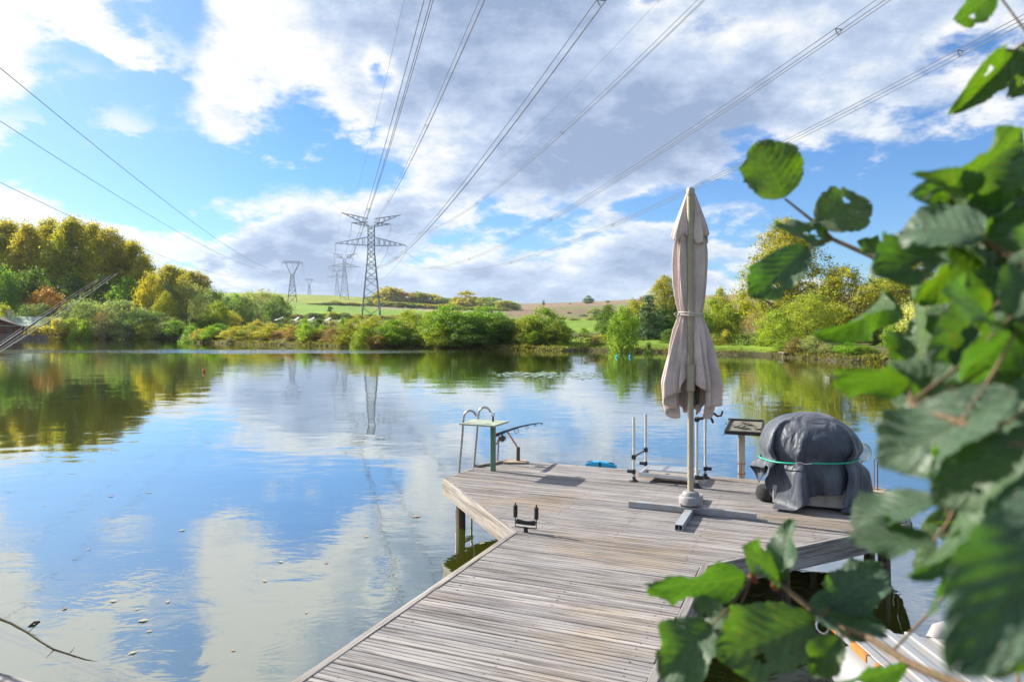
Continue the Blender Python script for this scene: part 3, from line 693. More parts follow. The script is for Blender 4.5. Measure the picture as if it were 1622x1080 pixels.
# right shore
plant('tall0', 1244, 64, 338, 124, 'gold', 'big golden green poplar towering over the right shore', name='tree')
plant('poplar2', 1432, 80, 368, 74, 'gold', 'golden poplar top showing above the foreground leaves')
plant('tall1', 1338, 60, 418, 120, 'olive', 'broad olive green tree right of the big poplar')
plant('tall1', 1284, 54, 462, 92, 'light', 'light green tree in front of the big poplar trunk')
plant('broad0', 1228, 50, 492, 62, 'light', 'yellow green waterside tree where the lawn ends')
rows('tall1', [(1400, 62, 446, 100, 'olive'), (1560, 58, 420, 140, 'olive'), (1660, 54, 430, 150, 'mid')], 'broad {c} tree behind the foreground leaves, {n} from the big golden poplar', 'broad trees of the right shore', 1244)
plant('willow0', 1492, 47, 452, 120, 'silver', 'silvery pale willow on the right shore behind the leaves')
rows('shrub', [(1262, 44.5, 534, 40, 'brown'), (1290, 43.5, 532, 48, 'grey'), (1318, 42, 542, 46, 'grey'), (1345, 40.5, 540, 50, 'bright'), (1372, 40, 546, 40, 'light'), (1444, 39, 528, 48, 'light'), (1240, 46, 538, 34, 'light'), (1470, 39, 540, 44, 'grey'), (1560, 38.5, 520, 70, 'mid'), (1610, 38, 530, 60, 'light')], '{c} waterside bush of the right shore, {n} from the fishing stage', 'bushes on the right shore', 1240)
rows('broad', [(1395, 52, 500, 60, 'dark'), (1425, 48, 505, 56, 'mid')], 'small {c} tree in the right shore garden, {n} from the tiny hut', 'small trees on the right shore', 1314)

# clipped hedges
def hedge(u0, u1, D0, D1, vtop, colour, label, depth=1.2):
    a, b_ = Vector(((u0 - U0) / F * D0, D0, 0)), Vector(((u1 - U0) / F * D1, D1, 0))
    z0 = ground_z(a.x, a.y); h = (V0 - vtop) / F * D0 - z0; d = b_ - a; L = d.length; dn = d.normalized(); nn = Vector((-dn.y, dn.x, 0))
    o = thing('hedge', label, 'hedge', (a.x, a.y, z0 - .03))
    rng = np.random.default_rng(int(u0)); n = int(L * h * 330)
    q = rng.uniform(0, 1, (n, 3)); face = rng.integers(0, 5, n)
    q[face < 2, 1] = rng.beta(.6, 6, (face < 2).sum()); q[face == 2, 2] = 1 - rng.beta(.6, 6, (face == 2).sum()); q[face == 3, 1] = 1 - rng.beta(.6, 6, (face == 3).sum())
    wob = .05 * np.sin(q[:, 0] * L * 2.3) + .04 * np.sin(q[:, 0] * L * 5.1 + 1)
    c = np.outer(q[:, 0] * L, dn) + np.outer((q[:, 1]) * depth + wob, nn) + np.outer(q[:, 2] * h + wob * (q[:, 2] > .6), (0, 0, 1))
    c[:, 2] = np.maximum(c[:, 2], .02)
    v, f = leaf_quads(rng, c, .12, 1.4, .2)
    cr = link_mesh('crown', np_mesh('crown', v, f, MATS['foliage']), o); cr.color = tuple(q * 1.4 for q in COL[colour]) + (1,)
    sb = MB()
    for k in range(int(L / .8)):
        p = a + dn * (.4 + k * .8) + nn * depth / 2; sb.tube([(p.x, p.y, z0 - .2), (p.x + .05, p.y, z0 + h * .5), (p.x, p.y + .04, z0 + h * .9)], [.04, .03, .01], 5)
    sb.build('stem', MATS['bark'], o)
hedge(909, 962, 60, 58, 530, 'olive', 'yellowish clipped box hedge along the lawn left of the conifers')
hedge(884, 905, 62, 61.5, 533, 'dark', 'short dark clipped hedge between the alders and the yellowish hedge')
hedge(966, 1003, 60, 59, 533, 'mid', 'green clipped hedge behind the slender waterside tree')
hedge(1108, 1202, 55, 52, 529, 'dark', 'long dark green hedge behind the lawn right of the parasol')

# waterside fringe of grass
def fringe():
    rng = np.random.default_rng(5); n = 13000
    th = rng.uniform(-37, 37, n); s = np.interp(th, SH_T, SH_R); d = rng.exponential(.75, n) - .10
    r = s + d; x = r * np.sin(np.radians(th)); y = r * np.cos(np.radians(th))
    z = np.interp(d, [-1.0, 0, .25, 1.2, 2.5], [-2.6, -2.02, -1.78, -1.62, -1.5])
    k = .5 + .5 * np.sin(th * 1.9) * np.sin(th * .73 + 1); lawn = (th > 4.5) & (th < 20)
    hgt = rng.uniform(.05, .22, n) * (.45 + k) * np.where(lawn, .4, np.where(th < 4, 1.3, 1.0)); wdt = rng.uniform(.03, .08, n) * 1.0
    a = rng.uniform(0, 6.28, n); l = rng.normal(0, .7, (n, 2)) * hgt[:, None]
    p = np.stack([x, y, z], 1); side = np.stack([np.cos(a) * wdt, np.sin(a) * wdt, 0 * a], 1)
    tip = p + np.stack([l[:, 0], l[:, 1], hgt], 1)
    v = np.stack([p - side, p + side, tip], 1).reshape(-1, 3)
    me = np_mesh('shore_grass', v, np.arange(n * 3).reshape(n, 3), MATS['foliage'])
    o = link_mesh('shore_grass', me); o.color = (.16, .18, .05, 1); tag(o, 'rough grass fringe along the far waterline', 'grass', kind='stuff')
fringe()
# ------------------------------------------------------------------ buildings on the far shore
def window(b_parent, c, ax, w, h, mat_frame, nrm):
    """frame with a pane set into it"""
    ax = Vector(ax).normalized(); nrm = Vector(nrm).normalized(); c = Vector(c)
    m = MB(); z = Vector((0, 0, 1))
    for s in (-1, 1):
        m.frame_box(c + ax * s * (w / 2), ax * .05, nrm * .04, z * (h / 2 + .05)); m.frame_box(c + z * s * (h / 2), ax * (w / 2 - .051), nrm * .035, z * .05)
    f = m.build('window', mat_frame, b_parent)
    g = MB(); g.frame_box(c - nrm * .01, ax * (w / 2 - .05), nrm * .012, z * (h / 2 - .05)); g.build('pane', MATS['window_glass'], f)
def cabin():
    D = 107.0; x0 = (2 - U0) / F * D; z0 = ground_z(x0, D) - .05
    o = thing('log_cabin', 'brown wooden cabin with a green mossy roof on the left bank', 'cabin', (x0, D, z0))
    # two wings: a gable facing the lake and a long roof behind it to the right
    gw, gd, eh, rh = 7.2, 5.0, 1.95, 3.15
    cx = x0 - .6; y = D
    for k in range(9):
        z = z0 + .12 + k * .23
        m = MB(); m.box((cx, y, z), gw, .16, .222, 0, .02); m.build('plank', MATS['cabin_wood'], o)
    m = MB()
    hw = gw / 2
    m.add([(cx - hw, y - .08, z0 + 2.09), (cx + hw, y - .08, z0 + 2.09), (cx, y - .08, z0 + rh), (cx - hw, y + gd, z0 + 2.09), (cx + hw, y + gd, z0 + 2.09), (cx, y + gd, z0 + rh), (cx - hw, y + gd, z0), (cx + hw, y + gd, z0), (cx - hw, y + .09, z0), (cx + hw, y + .09, z0), (cx - hw, y + .09, z0 + 2.09), (cx + hw, y + .09, z0 + 2.09)],
          [(0, 1, 2), (3, 5, 4), (10, 8, 6, 3), (9, 11, 4, 7), (6, 7, 4, 3)])
    m.build('gable_wall', MATS['cabin_wood'], o)
    m = MB()
    for s in (-1, 1):
        a = Vector((cx, y - .55, z0 + rh + .10)); e = Vector((cx + s * (hw + .5), y - .55, z0 + eh - .02)); dy = Vector((0, gd + .9, 0))
        nz = Vector((0, 0, .12)); m.add([a, e, e + dy, a + dy, a + nz, e + nz, e + dy + nz, a + dy + nz], [(0, 1, 2, 3), (7, 6, 5, 4), (0, 4, 5, 1), (1, 5, 6, 2), (3, 2, 6, 7), (0, 3, 7, 4)])
    m.build('roof', MATS['roof_dark'], o)
    for wx in (-2.5, -.2, 1.9):
        window(o, (cx + wx, y - .10, z0 + 1.15), (1, 0, 0), .62, .75, MATS['roof_dark'], (0, -1, 0))
    # the long wing
    wx0, wx1 = cx + 2.0, cx + 8.2; ry = y + 2.6
    m = MB(); m.box(((wx0 + wx1) / 2 + .7, ry, z0 + .95), wx1 - wx0, 3.6, 1.9); m.build('side_wall', MATS['cabin_wood'], o)
    m = MB()
    a, e = Vector((wx0 - 3.2, ry, z0 + 3.55)), Vector((wx1 - .2, ry, z0 + 3.25))
    f0, f1 = Vector((wx0 - 3.2, ry - 2.7, z0 + 2.12)), Vector((wx1 + 1.0, ry - 2.7, z0 + 1.86)); k0, k1 = Vector((wx0 - 3.2, ry + 2.7, z0 + 2.0)), Vector((wx1 + 1.0, ry + 2.7, z0 + 1.86)); t = Vector((0, 0, .14))
    m.add([f0, f1, e, a, k0, k1, f0 + t, f1 + t, e + t, a + t, k0 + t, k1 + t], [(6, 7, 8, 9), (9, 8, 11, 10), (0, 1, 7, 6), (1, 5, 11, 8, 7), (5, 4, 10, 11), (0, 3, 2, 1), (3, 4, 5, 2), (0, 6, 9, 10, 4, 3)])
    r = m.build('mossy_roof', MATS['roof_moss'], o); r['label'] = 'pale green mossy roof of the long wing'
    m = MB(); m.box((wx0 - 1.9, ry, z0 + 3.85), .5, .5, 1.1, 0, .03); m.box((wx0 - 1.9, ry, z0 + 4.45), .62, .62, .1); m.build('chimney', MATS['render_wall'], r)
    m = MB(); m.box((wx0 - .9 + 4.4, ry - 1.82, z0 + .95), .8, .06, 1.6, 0, .01); d = m.build('door', MATS['roof_dark'], o)
    m = MB(); m.tube([(wx0 + 3.75, ry - 1.9, z0 + .9), (wx0 + 3.75, ry - 1.9, z0 + 1.02)], .025, 6); m.build('handle', MATS['steel_hook'], d)
cabin()
# timber quay in front of the cabin lawn
q0, q1 = on_water(-60, 537.6), on_water(80, 537.4)
o = thing('timber_quay', 'low timber quay wall below the cabin lawn', 'quay', q0); n = 46
for i in range(n):
    p = q0.lerp(q1, (i + .5) / n); m = MB(); hh = .62 + .05 * math.sin(i * 2.7)
    m.box((p.x, p.y - .2, WATER + hh / 2 - .2), (q1 - q0).length / n * .93, .10, hh + .4, 0, .015); m.build('plank', MATS['post_wood'], o)
m = MB(); m.beam((q0.x, q0.y - .2, WATER + .74), (q1.x, q1.y - .2, WATER + .74), .22, .06); m.build('cap_rail', MATS['post_wood'], o)

# white sheet roofs on the point
for i, (u, v, wp) in enumerate([(442, 505, 16), (470, 505, 9), (493, 505.5, 12), (519, 506, 12), (541, 507, 11)]):
    D = 165 - i * 3; p = at(u, v, D); zg = ground_z(p.x, p.y) - .05; W = wp / F * D
    o = thing('lean_to', 'small shelter with a tilted white sheet roof, %s from the domed willow' % NTH[i], 'shelter', (p.x, p.y, zg), 'white roofed shelters on the point')
    m = MB(); sl = Vector((W / 2 * .85, 0, .34)); m.frame_box((p.x, p.y, p.z), sl, (-.3, .8, .10), (-.02, 0, .035)); m.build('roof', MATS['white_sheet'], o)
    for sx in (-1, 1):
        for sy in (-1, 1):
            q = p + sl * sx * .85 + Vector((-.25 * sy, .8 * sy, 0)); m = MB(); m.beam((q.x, q.y, zg - .1), (q.x, q.y, p.z + .34 * .85 * sx + .1 * sy - .04), .12); m.build('post', MATS['post_wood'], o)
    m = MB(); m.frame_box((p.x, p.y + .8, (zg + p.z) / 2 - .3), (W / 2 * .8, 0, 0), (0, .03, 0), (0, 0, (p.z - zg) / 2 - .4)); m.build('back_panel', MATS['render_wall'], o)

# little garden hut and fishing stage on the right shore
p = Vector(((1314 - U0) / F * 46.0, 46.0, 0)); zg = ground_z(p.x, p.y) - .03
o = thing('garden_hut', 'tiny red brown garden hut with a pale gable roof on the right shore', 'hut', (p.x, p.y, zg))
m = MB(); m.box((p.x, p.y + .4, zg + .34), .62, .8, .68); m.build('wall', MATS['cabin_wood'], o)
m = MB()
for s in (-1, 1):
    a = Vector((p.x, p.y - .12, zg + .98)); e = Vector((p.x + s * .47, p.y - .12, zg + .62)); dy = Vector((0, 1.04, 0)); nz = Vector((0, 0, .05))
    m.add([a, e, e + dy, a + dy, a + nz, e + nz, e + dy + nz, a + dy + nz], [(0, 1, 2, 3), (7, 6, 5, 4), (0, 4, 5, 1), (1, 5, 6, 2), (3, 2, 6, 7), (0, 3, 7, 4)])
m.build('roof', MATS['render_wall'], o)
m = MB(); m.add([(p.x - .31, p.y, zg + .68), (p.x + .31, p.y, zg + .68), (p.x, p.y, zg + .93)], [(0, 1, 2)]); m.build('gable', MATS['cabin_wood'], o)
m = MB(); m.box((p.x + .08, p.y - .02, zg + .32), .22, .03, .5, 0, .005); m.build('door', MATS['white_sheet'], o)
window(o, (p.x - .16, p.y - .02, zg + .42), (1, 0, 0), .16, .2, MATS['white_sheet'], (0, -1, 0))
p = on_water(1245, 566)
o = thing('fishing_stage', 'tiny pale wooden fishing stage on the right shore', 'stage', (p.x, p.y, WATER))
for i in range(6):
    m = MB(); m.box((p.x - .23 + i * .09, p.y + .2, WATER + .30), .08, .9, .035, 0, .005); m.build('plank', MATS['pale_wood'], o)
for sx in (-.22, .22):
    for sy in (-.15, .55):
        m = MB(); m.tube([(p.x + sx, p.y + sy, WATER - .4), (p.x + sx, p.y + sy, WATER + .28)], .035, 6); m.build('post', MATS['pale_wood'], o)

# ------------------------------------------------------------------ pylons and power lines
SL = .265; PX = Vector((1, SL, 0)).normalized(); PYL = Vector((SL, -1, 0)).normalized()      # crossarm direction, line direction towards the eye
P1 = at(588, 400, 335); P1.z = 0
PZ = ground_z(P1.x, P1.y)
TOP = dict(EL=(-13.8, 48.6), ER=(13.8, 48.6), UL=(-9.1, 41.4), UR=(9.1, 41.4), OL=(-16.4, 30.9), OR=(16.4, 30.9), IL=(-7.5, 30.9), IR=(7.5, 30.9))
def pylon(loc, label):
    o = thing('lattice_pylon', label, 'pylon', loc, rz=math.atan2(SL, 1)); g = PZ
    hw = lambda z: float(np.interp(z, [0, 30, 46], [4.3, 1.55, 1.45]))
    m = MB(); zs = [-2.0, 4.5, 9.5, 14, 18, 21.5, 24.5, 27.2, 29.6, 31.8, 34, 36.2, 38.4, 40.6, 43]
    for sx in (-1, 1):
        for sy in (-1, 1):
            for a, c in zip(zs, zs[1:]): m.beam((sx * hw(a), sy * hw(a), a), (sx * hw(c), sy * hw(c), c), .34 if a < 28 else .26)
    for i, (a, c) in enumerate(zip(zs, zs[1:])):
        for s in (-1, 1):
            for (p_, q_) in (((-1, s), (1, s)), ((s, -1), (s, 1))):
                A0 = Vector((p_[0] * hw(a), p_[1] * hw(a), a)); B0 = Vector((q_[0] * hw(a), q_[1] * hw(a), a)); A1 = Vector((p_[0] * hw(c), p_[1] * hw(c), c)); B1 = Vector((q_[0] * hw(c), q_[1] * hw(c), c))
                m.beam(A0, B1, .16); m.beam(B0, A1, .16)
                if i > 0 and i % 2 == 0: m.beam(A0, B0, .15)
    m.build('tower_body', MATS['pylon_steel'], o, local=True)
    def arm(name, s, tip, z_lo, z_hi, w0, nseg, w=.17):
        m = MB(); T = Vector((s * tip[0], 0, tip[1]))
        lo = [Vector((s * w0, y_, z_lo)) for y_ in (-1.3, 1.3)]; hi = [Vector((s * w0, y_, z_hi)) for y_ in (-1.3, 1.3)]
        for q in lo + hi: m.beam(q, T, w)
        for k in range(1, nseg):
            f = k / nseg; f2 = (k - .5) / nseg
            L_ = [q.lerp(T, f) for q in lo]; Hh = [q.lerp(T, f) for q in hi]; L2 = [q.lerp(T, f2) for q in lo]; H2 = [q.lerp(T, f2) for q in hi]
            for a, c in ((L_[0], Hh[0]), (L_[1], Hh[1]), (L_[0], L_[1]), (H2[0], L_[0]), (H2[1], L_[1]), (Hh[0], L2[0])): m.beam(a, c, .11)
        return m.build(name, MATS['pylon_steel'], o, local=True)
    for s in (-1, 1):
        arm('crossarm', s, (16.5, 34.2), 33.6, 37.6, 1.5, 6)
        arm('crossarm', s, (9.2, 44.0), 42.6, 44.6, 1.45, 4)
        arm('earth_wire_arm', s, (13.8, 48.6), 43.2, 46.2, 1.45, 5)
        for (tx, tz) in ((16.4, 34.0), (7.5, 34.3), (9.1, 43.9)):
            m = MB()
            for k in range(9): m.lathe((s * tx, 0, tz - .45 - k * .3), [(.05, 0), (.17, .04), (.17, .1), (.05, .2)], 8)
            m.tube([(s * tx, 0, tz + .1), (s * tx, 0, tz - 3.1)], .07, 6); m.build('insulator', MATS['insulator'], o, local=True)
    return o
def pylon_base(D, u):
    p = at(u, 400, D); return (p.x, p.y, ground_z(p.x, p.y))
PB = [(P1.x, P1.y, PZ), None, None]
pylon(PB[0], 'tall double crossarm lattice pylon, the largest of the row on the hill')
for i, (dist, lab) in enumerate(((432, 'second lattice pylon of the row, pale and partly behind the largest pylon'), (835, 'faint most distant lattice pylon of the row behind the second one'))):
    p = P1 - PYL * dist; zz = (28.0 if i == 0 else 44.0); PB[i + 1] = (p.x, p.y, zz - .0)
    # crest ground may sit a little lower or higher: stand the pylon on it
    PB[i + 1] = (p.x, p.y, ground_z(p.x, p.y))
    pylon(PB[i + 1], lab)

WIRE_PX = {'OL': (680, 0), 'UL': (765, 0), 'IL': (955, 0), 'UR': (1112, 0), 'IR': (1400, 0), 'OR': (1622, 30), 'EL': (640, 0), 'ER': (1045, 0)}
WL = dict(OL='outer left tip of the lower crossarm', UL='left tip of the upper crossarm', IL='inner left part of the lower crossarm', UR='right tip of the upper crossarm', IR='inner right part of the lower crossarm', OR='outer right tip of the lower crossarm', EL='left earth wire arm', ER='right earth wire arm')
SPAN = 430.0
def hang(A, B, sag, n=60, f1=1.0):
    return [A.lerp(B, f) - Vector((0, 0, 4 * sag * f * (1 - f))) for f in np.linspace(0, f1, n)]
for key, (ox, oz) in TOP.items():
    A = Vector((P1.x, P1.y, PZ)) + PX * ox + Vector((0, 0, oz)); B = A + PYL * SPAN
    u, v = WIRE_PX[key]; r = (u - U0) / F
    s = (A.x - r * A.y) / (r * PYL.y - PYL.x); y = A.y + s * PYL.y; z = -(v - V0) / F * y; f = s / SPAN
    sag = (A.z - z) / (4 * f * (1 - f)); sag = max(8.0, min(24.0, sag))
    earth = key in ('EL', 'ER')
    label = ('thin earth wire' if earth else 'bundle of power cables') + ' running overhead from the ' + WL[key]
    o = thing('earth_wire' if earth else 'power_cable_bundle', label, 'power line', A, 'overhead power lines of the big pylon')
    offs = [(0, 0)] if earth else [(-.24, .12), (.24, .12), (0, -.26)]
    for (dx, dz) in offs:
        m = MB(); m.tube([q + PX * dx + Vector((0, 0, dz)) for q in hang(A, B, sag, 80, .93)], .018 if earth else .025, 5); m.build('wire', MATS['cable'], o, smooth='all')
    A2 = Vector(PB[1]) + PX * ox + Vector((0, 0, oz)); A3 = Vector(PB[2]) + PX * ox + Vector((0, 0, oz))
    for (a, c) in ((A, A2), (A2, A3)):
        m = MB(); m.tube(hang(a, c, 13.0, 30), .03 if earth else .07, 5); m.build('wire', MATS['cable'], o, smooth='all')
    if not earth:
        for dist in range(30, 400, 55):
            fs = dist / SPAN; c = A.lerp(B, fs) - Vector((0, 0, 4 * sag * fs * (1 - fs)))
            pts = [c + PX * dx + Vector((0, 0, dz)) for dx, dz in offs]; m = MB()
            for a_, b_ in ((0, 1), (1, 2), (2, 0)): m.beam(pts[a_], pts[b_], .04)
            m.build('spacer', MATS['cable'], o)

# the smaller line to the left: two single circuit towers with a V shaped head
def small_pylon(u, D, vtop, label):
    p = at(u, 400, D); zg = ground_z(p.x, p.y); H = (V0 - vtop) / F * D - zg; k = H / 33.0
    o = thing('small_pylon', label, 'pylon', (p.x, p.y, zg), rz=math.atan2(.268, 1))
    hw = lambda z: float(np.interp(z, [0, 22], [3.6, 1.2])); m = MB(); zs = [-1.5, 5, 9.5, 13.5, 16.8, 19.6, 22]
    S = lambda q: Vector(q) * k
    for a, c in zip(zs, zs[1:]):
        for sx in (-1, 1):
            for sy in (-1, 1): m.beam(S((sx * hw(a), sy * hw(a), a)), S((sx * hw(c), sy * hw(c), c)), .36)
        for s in (-1, 1):
            m.beam(S((-hw(a), s * hw(a), a)), S((hw(c), s * hw(c), c)), .2); m.beam(S((hw(a), s * hw(a), a)), S((-hw(c), s * hw(c), c)), .2); m.beam(S((-hw(c), s * hw(c), c)), S((hw(c), s * hw(c), c)), .2)
    m.build('tower_body', MATS['pylon_steel'], o, local=True)
    m = MB()
    for s in (-1, 1):
        for sy in (-.8, .8):
            m.beam(S((s * 1.2, sy, 22)), S((s * 5.6, sy, 32)), .28); m.beam(S((s * .2, sy, 22)), S((s * 4.2, sy, 29)), .2)
            m.beam(S((s * 2.4, sy, 24.8)), S((s * 1.6, sy, 24.5)), .15); m.beam(S((s * 4.2, sy, 29)), S((s * 4.6, sy, 32)), .18)
    m.build('fork', MATS['pylon_steel'], o, local=True)
    m = MB()
    for sy in (-.7, .7):
        m.beam(S((-8.2, sy * .4, 31.6)), S((8.2, sy * .4, 31.6)), .26); m.beam(S((-6, sy, 33)), S((6, sy, 33)), .24)
    for i in range(-6, 6): m.beam(S((i, .5, 33 if i % 2 else 31.6)), S((i + 1, .5, 31.6 if i % 2 else 33)), .15)
    for s in (-1, 1): m.beam(S((s * 6, 0, 33)), S((s * 8.2, 0, 31.6)), .2)
    m.build('crossarm', MATS['pylon_steel'], o, local=True)
    for ox in (-8, 0, 8):
        m = MB(); m.tube([S((ox, 0, 31.6)), S((ox, 0, 28.6))], .16, 6); m.build('insulator', MATS['insulator'], o, local=True)
    return Vector((p.x, p.y, zg)), k
SA, KA = small_pylon(463, 560, 414, 'small fork headed pylon left of the big pylon row')
SB, KB = small_pylon(490, 1060, 442, 'tiniest fork headed pylon on the skyline right of the other fork headed one')
D2 = Vector((.24, -1, 0)).normalized(); X2 = Vector((1, .24, 0)).normalized()
for (off, px, lab) in ((8, (0, 108), 'right'), (0, (0, 192), 'middle'), (-8, (0, 289), 'left')):
    A = SA + X2 * off * KA + Vector((0, 0, 28.6 * KA)); L = 620.0; B = A + D2 * L; B.z = 28.0
    r = (px[0] - U0) / F; s = (A.x - r * A.y) / (r * D2.y - D2.x); y = A.y + s * D2.y; z = -(px[1] - V0) / F * y; f = s / L
    sag = (A.z + (B.z - A.z) * f - z) / (4 * f * (1 - f)) if 0 < f < 1 else 14.0
    if not (5 < sag < 28): sag = max(5, min(28, sag))
    o = thing('power_cable', 'single power cable from the %s insulator of the small pylon across the left sky' % lab, 'power line', A, 'power lines of the small pylon')
    m = MB(); m.tube(hang(A, B, sag, 80, .97), .036, 5); m.build('wire', MATS['cable'], o, smooth='all')
    m = MB(); m.tube(hang(A, SB + X2 * off * KB + Vector((0, 0, 28.6 * KB)), 14, 24), .06, 5); m.build('wire', MATS['cable'], o, smooth='all')
    print('small line sag', round(sag, 1), round(f, 2), round(y, 1))
# ------------------------------------------------------------------ the jetty
def lerp_path(pts):
    ts = [p[1] for p in pts]; ss = [p[0] for p in pts]
    return lambda t: float(np.interp(t, ts, ss))
T0 = .55; TB = 7.32; SLW, SRW = -1.98, -.65
left_pts = [(SLW, T0), (SLW, 4.80), (-3.34, 6.22), (-3.30, 6.78), (-3.08, TB)]
right_pts = [(SRW, T0), (SRW, 4.60), (.66, 6.20), (.66, 6.95), (.56, TB)]
sL, sR = lerp_path(left_pts), lerp_path(right_pts)
jetty = thing('wooden_jetty', 'weathered grey plank jetty with a broad angular platform over the lake', 'jetty', st(-1.3, 4, -.49))
JR = random.Random(4)
PITCH = (TB - T0) / 49; BW = PITCH - .009; TH = .027
def deck_plank(t0, t1, s00, s01, s10, s11, parent, dz, tilt, mat='deck_wood'):
    """one grooved board between t0 and t1; s00/s01 ends at t0, s10/s11 ends at t1"""
    prof = [(0, -TH), (0, -.003), (.02, 0)]
    for g in (.26, .5, .74): prof += [(g - .020, 0), (g - .010, -.0035), (g + .010, -.0035), (g + .020, 0)]
    prof += [(.98, 0), (1, -.003), (1, -TH)]
    n = len(prof); m = MB(); vs = []
    for e in (0, 1):
        for (w_, z_) in prof:
            t = t0 + (t1 - t0) * w_; a = s00 + (s10 - s00) * w_; c = s01 + (s11 - s01) * w_
            vs.append(st(a if e == 0 else c, t, z_ + dz + tilt * (1 if e else -1)))
    fs = [(i, i + 1, n + i + 1, n + i) for i in range(n - 1)] + [(n - 1, 0, n, 2 * n - 1), tuple(reversed(range(n))), tuple(range(n, 2 * n))]
    m.add(vs, fs); o = m.build('plank', MATS[mat], parent); o['grain'] = AW; return o
for i in range(49):
    t0 = T0 + i * PITCH; t1 = t0 + BW; e = JR.uniform(-.006, .006)
    deck_plank(t0, t1, sL(t0) + .004, sR(t0) - .004 + e, sL(t1) + .004, sR(t1) - .004 + e, jetty, JR.uniform(-.002, .0015), JR.uniform(-.0015, .0015))
m = MB()
for i in range(49):
    t0 = T0 + i * PITCH
    for s_ in (-2.6, -1.88, -1.3, -.75, 0.0):
        for f_ in (.22, .78):
            t_ = t0 + BW * f_ + JR.uniform(-.006, .006); x_ = s_ + JR.uniform(-.012, .012)
            if sL(t_) + .04 < x_ < sR(t_) - .04: m.lathe(st(x_, t_, -.0015), [(.0052, 0), (.0048, .0022)], 7)
tag(m.build('screw_heads', MATS['rust_screw'], jetty), kind='stuff')
def fascia(a, c, name='fascia_board', top=-.002, hgt=.155, th=.034, out=0.0, mat='beam_wood', pull=.0):
    A, B_ = Vector((a[0], a[1], 0)), Vector((c[0], c[1], 0)); d = (B_ - A).normalized(); nrm = Vector((d.y, -d.x, 0))
    if nrm.dot(Vector((-1.35, 5.9, 0)) - A) > 0: nrm = -nrm
    A += nrm * (out + th / 2) + d * pull; B_ += nrm * (out + th / 2) - d * pull
    m = MB(); m.beam(st(A.x, A.y, top - hgt / 2), st(B_.x, B_.y, top - hgt / 2), th, hgt, chamfer=.004); o = m.build(name, MATS[mat], jetty); q = st(B_.x, B_.y) - st(A.x, A.y); o['grain'] = -math.atan2(q.y, q.x); return o
for pts, side in ((left_pts, -1), (right_pts, 1)):
    for i in range(1, 4): fascia(pts[i], pts[i + 1], pull=.004)
fascia(left_pts[4], right_pts[4], pull=.004)
for x, sg in ((SLW, -1), (SRW, 1)):
    t1 = 4.78 if sg < 0 else 4.57
    m = MB(); m.beam(st(x + sg * .024, T0, -.011), st(x + sg * .024, t1, -.011), .046, .03, chamfer=.004); m.build('edge_trim', MATS['beam_wood'], jetty)['grain'] = AW - math.pi / 2
    m = MB(); m.beam(st(x + sg * .010, T0, -.105), st(x + sg * .010, t1, -.105), .038, .15); m.build('side_beam', MATS['beam_wood'], jetty)['grain'] = AW - math.pi / 2
for s_ in (-2.6, -1.3, 0.0):      # joists under the platform
    a = max(4.9 if abs(s_ + 1.3) < .1 else 5.5, 4.9); m = MB(); m.beam(st(s_, a + .25, -.105), st(s_, TB - .05, -.105), .06, .14); m.build('joist', MATS['post_wood'], jetty)
for t_ in (1.2, 3.2, 4.6):
    m = MB(); m.beam(st(SLW + .02, t_, -.22), st(SRW - .02, t_, -.22), .06, .09); m.build('joist', MATS['post_wood'], jetty)
posts = [(-3.22, 6.30), (-3.0, 7.15), (-1.3, 7.2), (.45, 7.1), (.5, 6.25), (SLW + .08, 4.7), (SRW - .08, 4.5), (SLW + .08, 2.6), (SRW - .08, 2.6), (-.2, 5.35)]
for (s_, t_) in posts:
    lo, hi = st(s_, t_, -1.3), st(s_, t_, -.032); m = MB(); m.tube([lo, st(s_ + .01, t_, -.7), hi], [.05, .047, .044], 9); m.build('post', MATS['stake_wood'], jetty, smooth=True)
# wooden corner plates that carry the stubs
for (s_, t_, r_) in ((-3.02, 7.22, .4), (.47, 7.24, -.25)):
    m = MB(); c = st(s_, t_, .012); m.box(c, .26, .17, .018, -AW + r_, .004); m.build('corner_plate', MATS['plate_wood'], jetty)['grain'] = AW - r_
    m = MB(); q = st(s_ + (.03 if s_ < 0 else -.05), t_ + .02, .02); m.tube([q - Vector((0, 0, .0)), q + Vector((0, 0, .08)), q + Vector((.002, 0, .15))], [.023, .022, .021], 10); m.build('post_stub', MATS['stake_wood'], jetty, smooth=True)
# small trim strip at the ladder
m = MB(); m.beam(st(-3.295, 6.82, .014), st(-3.12, 7.22, .014), .05, .022, chamfer=.003); m.build('edge_trim', MATS['beam_wood'], jetty)['grain'] = AW - math.pi / 2

# ------------------------------------------------------------------ ladder
rails = [on_deck(731.5, 748.5), on_deck(755, 739.5)]
ld = thing('swim_ladder', 'steel swim ladder with two hooped handrails at the platform corner', 'ladder', (rails[0].x, rails[0].y, WATER - .6))
inw = Vector((.93, -.1, 0)).normalized(); tops = []
for p in rails:
    p = p - inw * .03
    pts = [Vector((p.x - .03, p.y, WATER - .6)), Vector((p.x - .025, p.y, DECK - .2)), Vector((p.x, p.y, DECK)), Vector((p.x + .03, p.y, DECK + .33)), Vector((p.x + .045, p.y, DECK + .54))]
    c = Vector((p.x + .05, p.y, DECK + .56)) + inw * .065
    for k in range(9):
        a = math.pi - k * math.pi * .92 / 8; pts.append(c + inw * .065 * math.cos(a) + Vector((0, 0, .075 * math.sin(a))))
    m = MB(); m.tube(pts, .0125, 10); m.build('handrail', MATS['chrome'], ld, smooth=True)
for z in (-.78, -.5, -.24):
    m = MB(); a, b_ = rails[0] - inw * .055, rails[1] - inw * .055; m.beam((a.x, a.y, DECK + z), (b_.x, b_.y, DECK + z), .05, .022); m.build('rung', MATS['chrome'], ld)

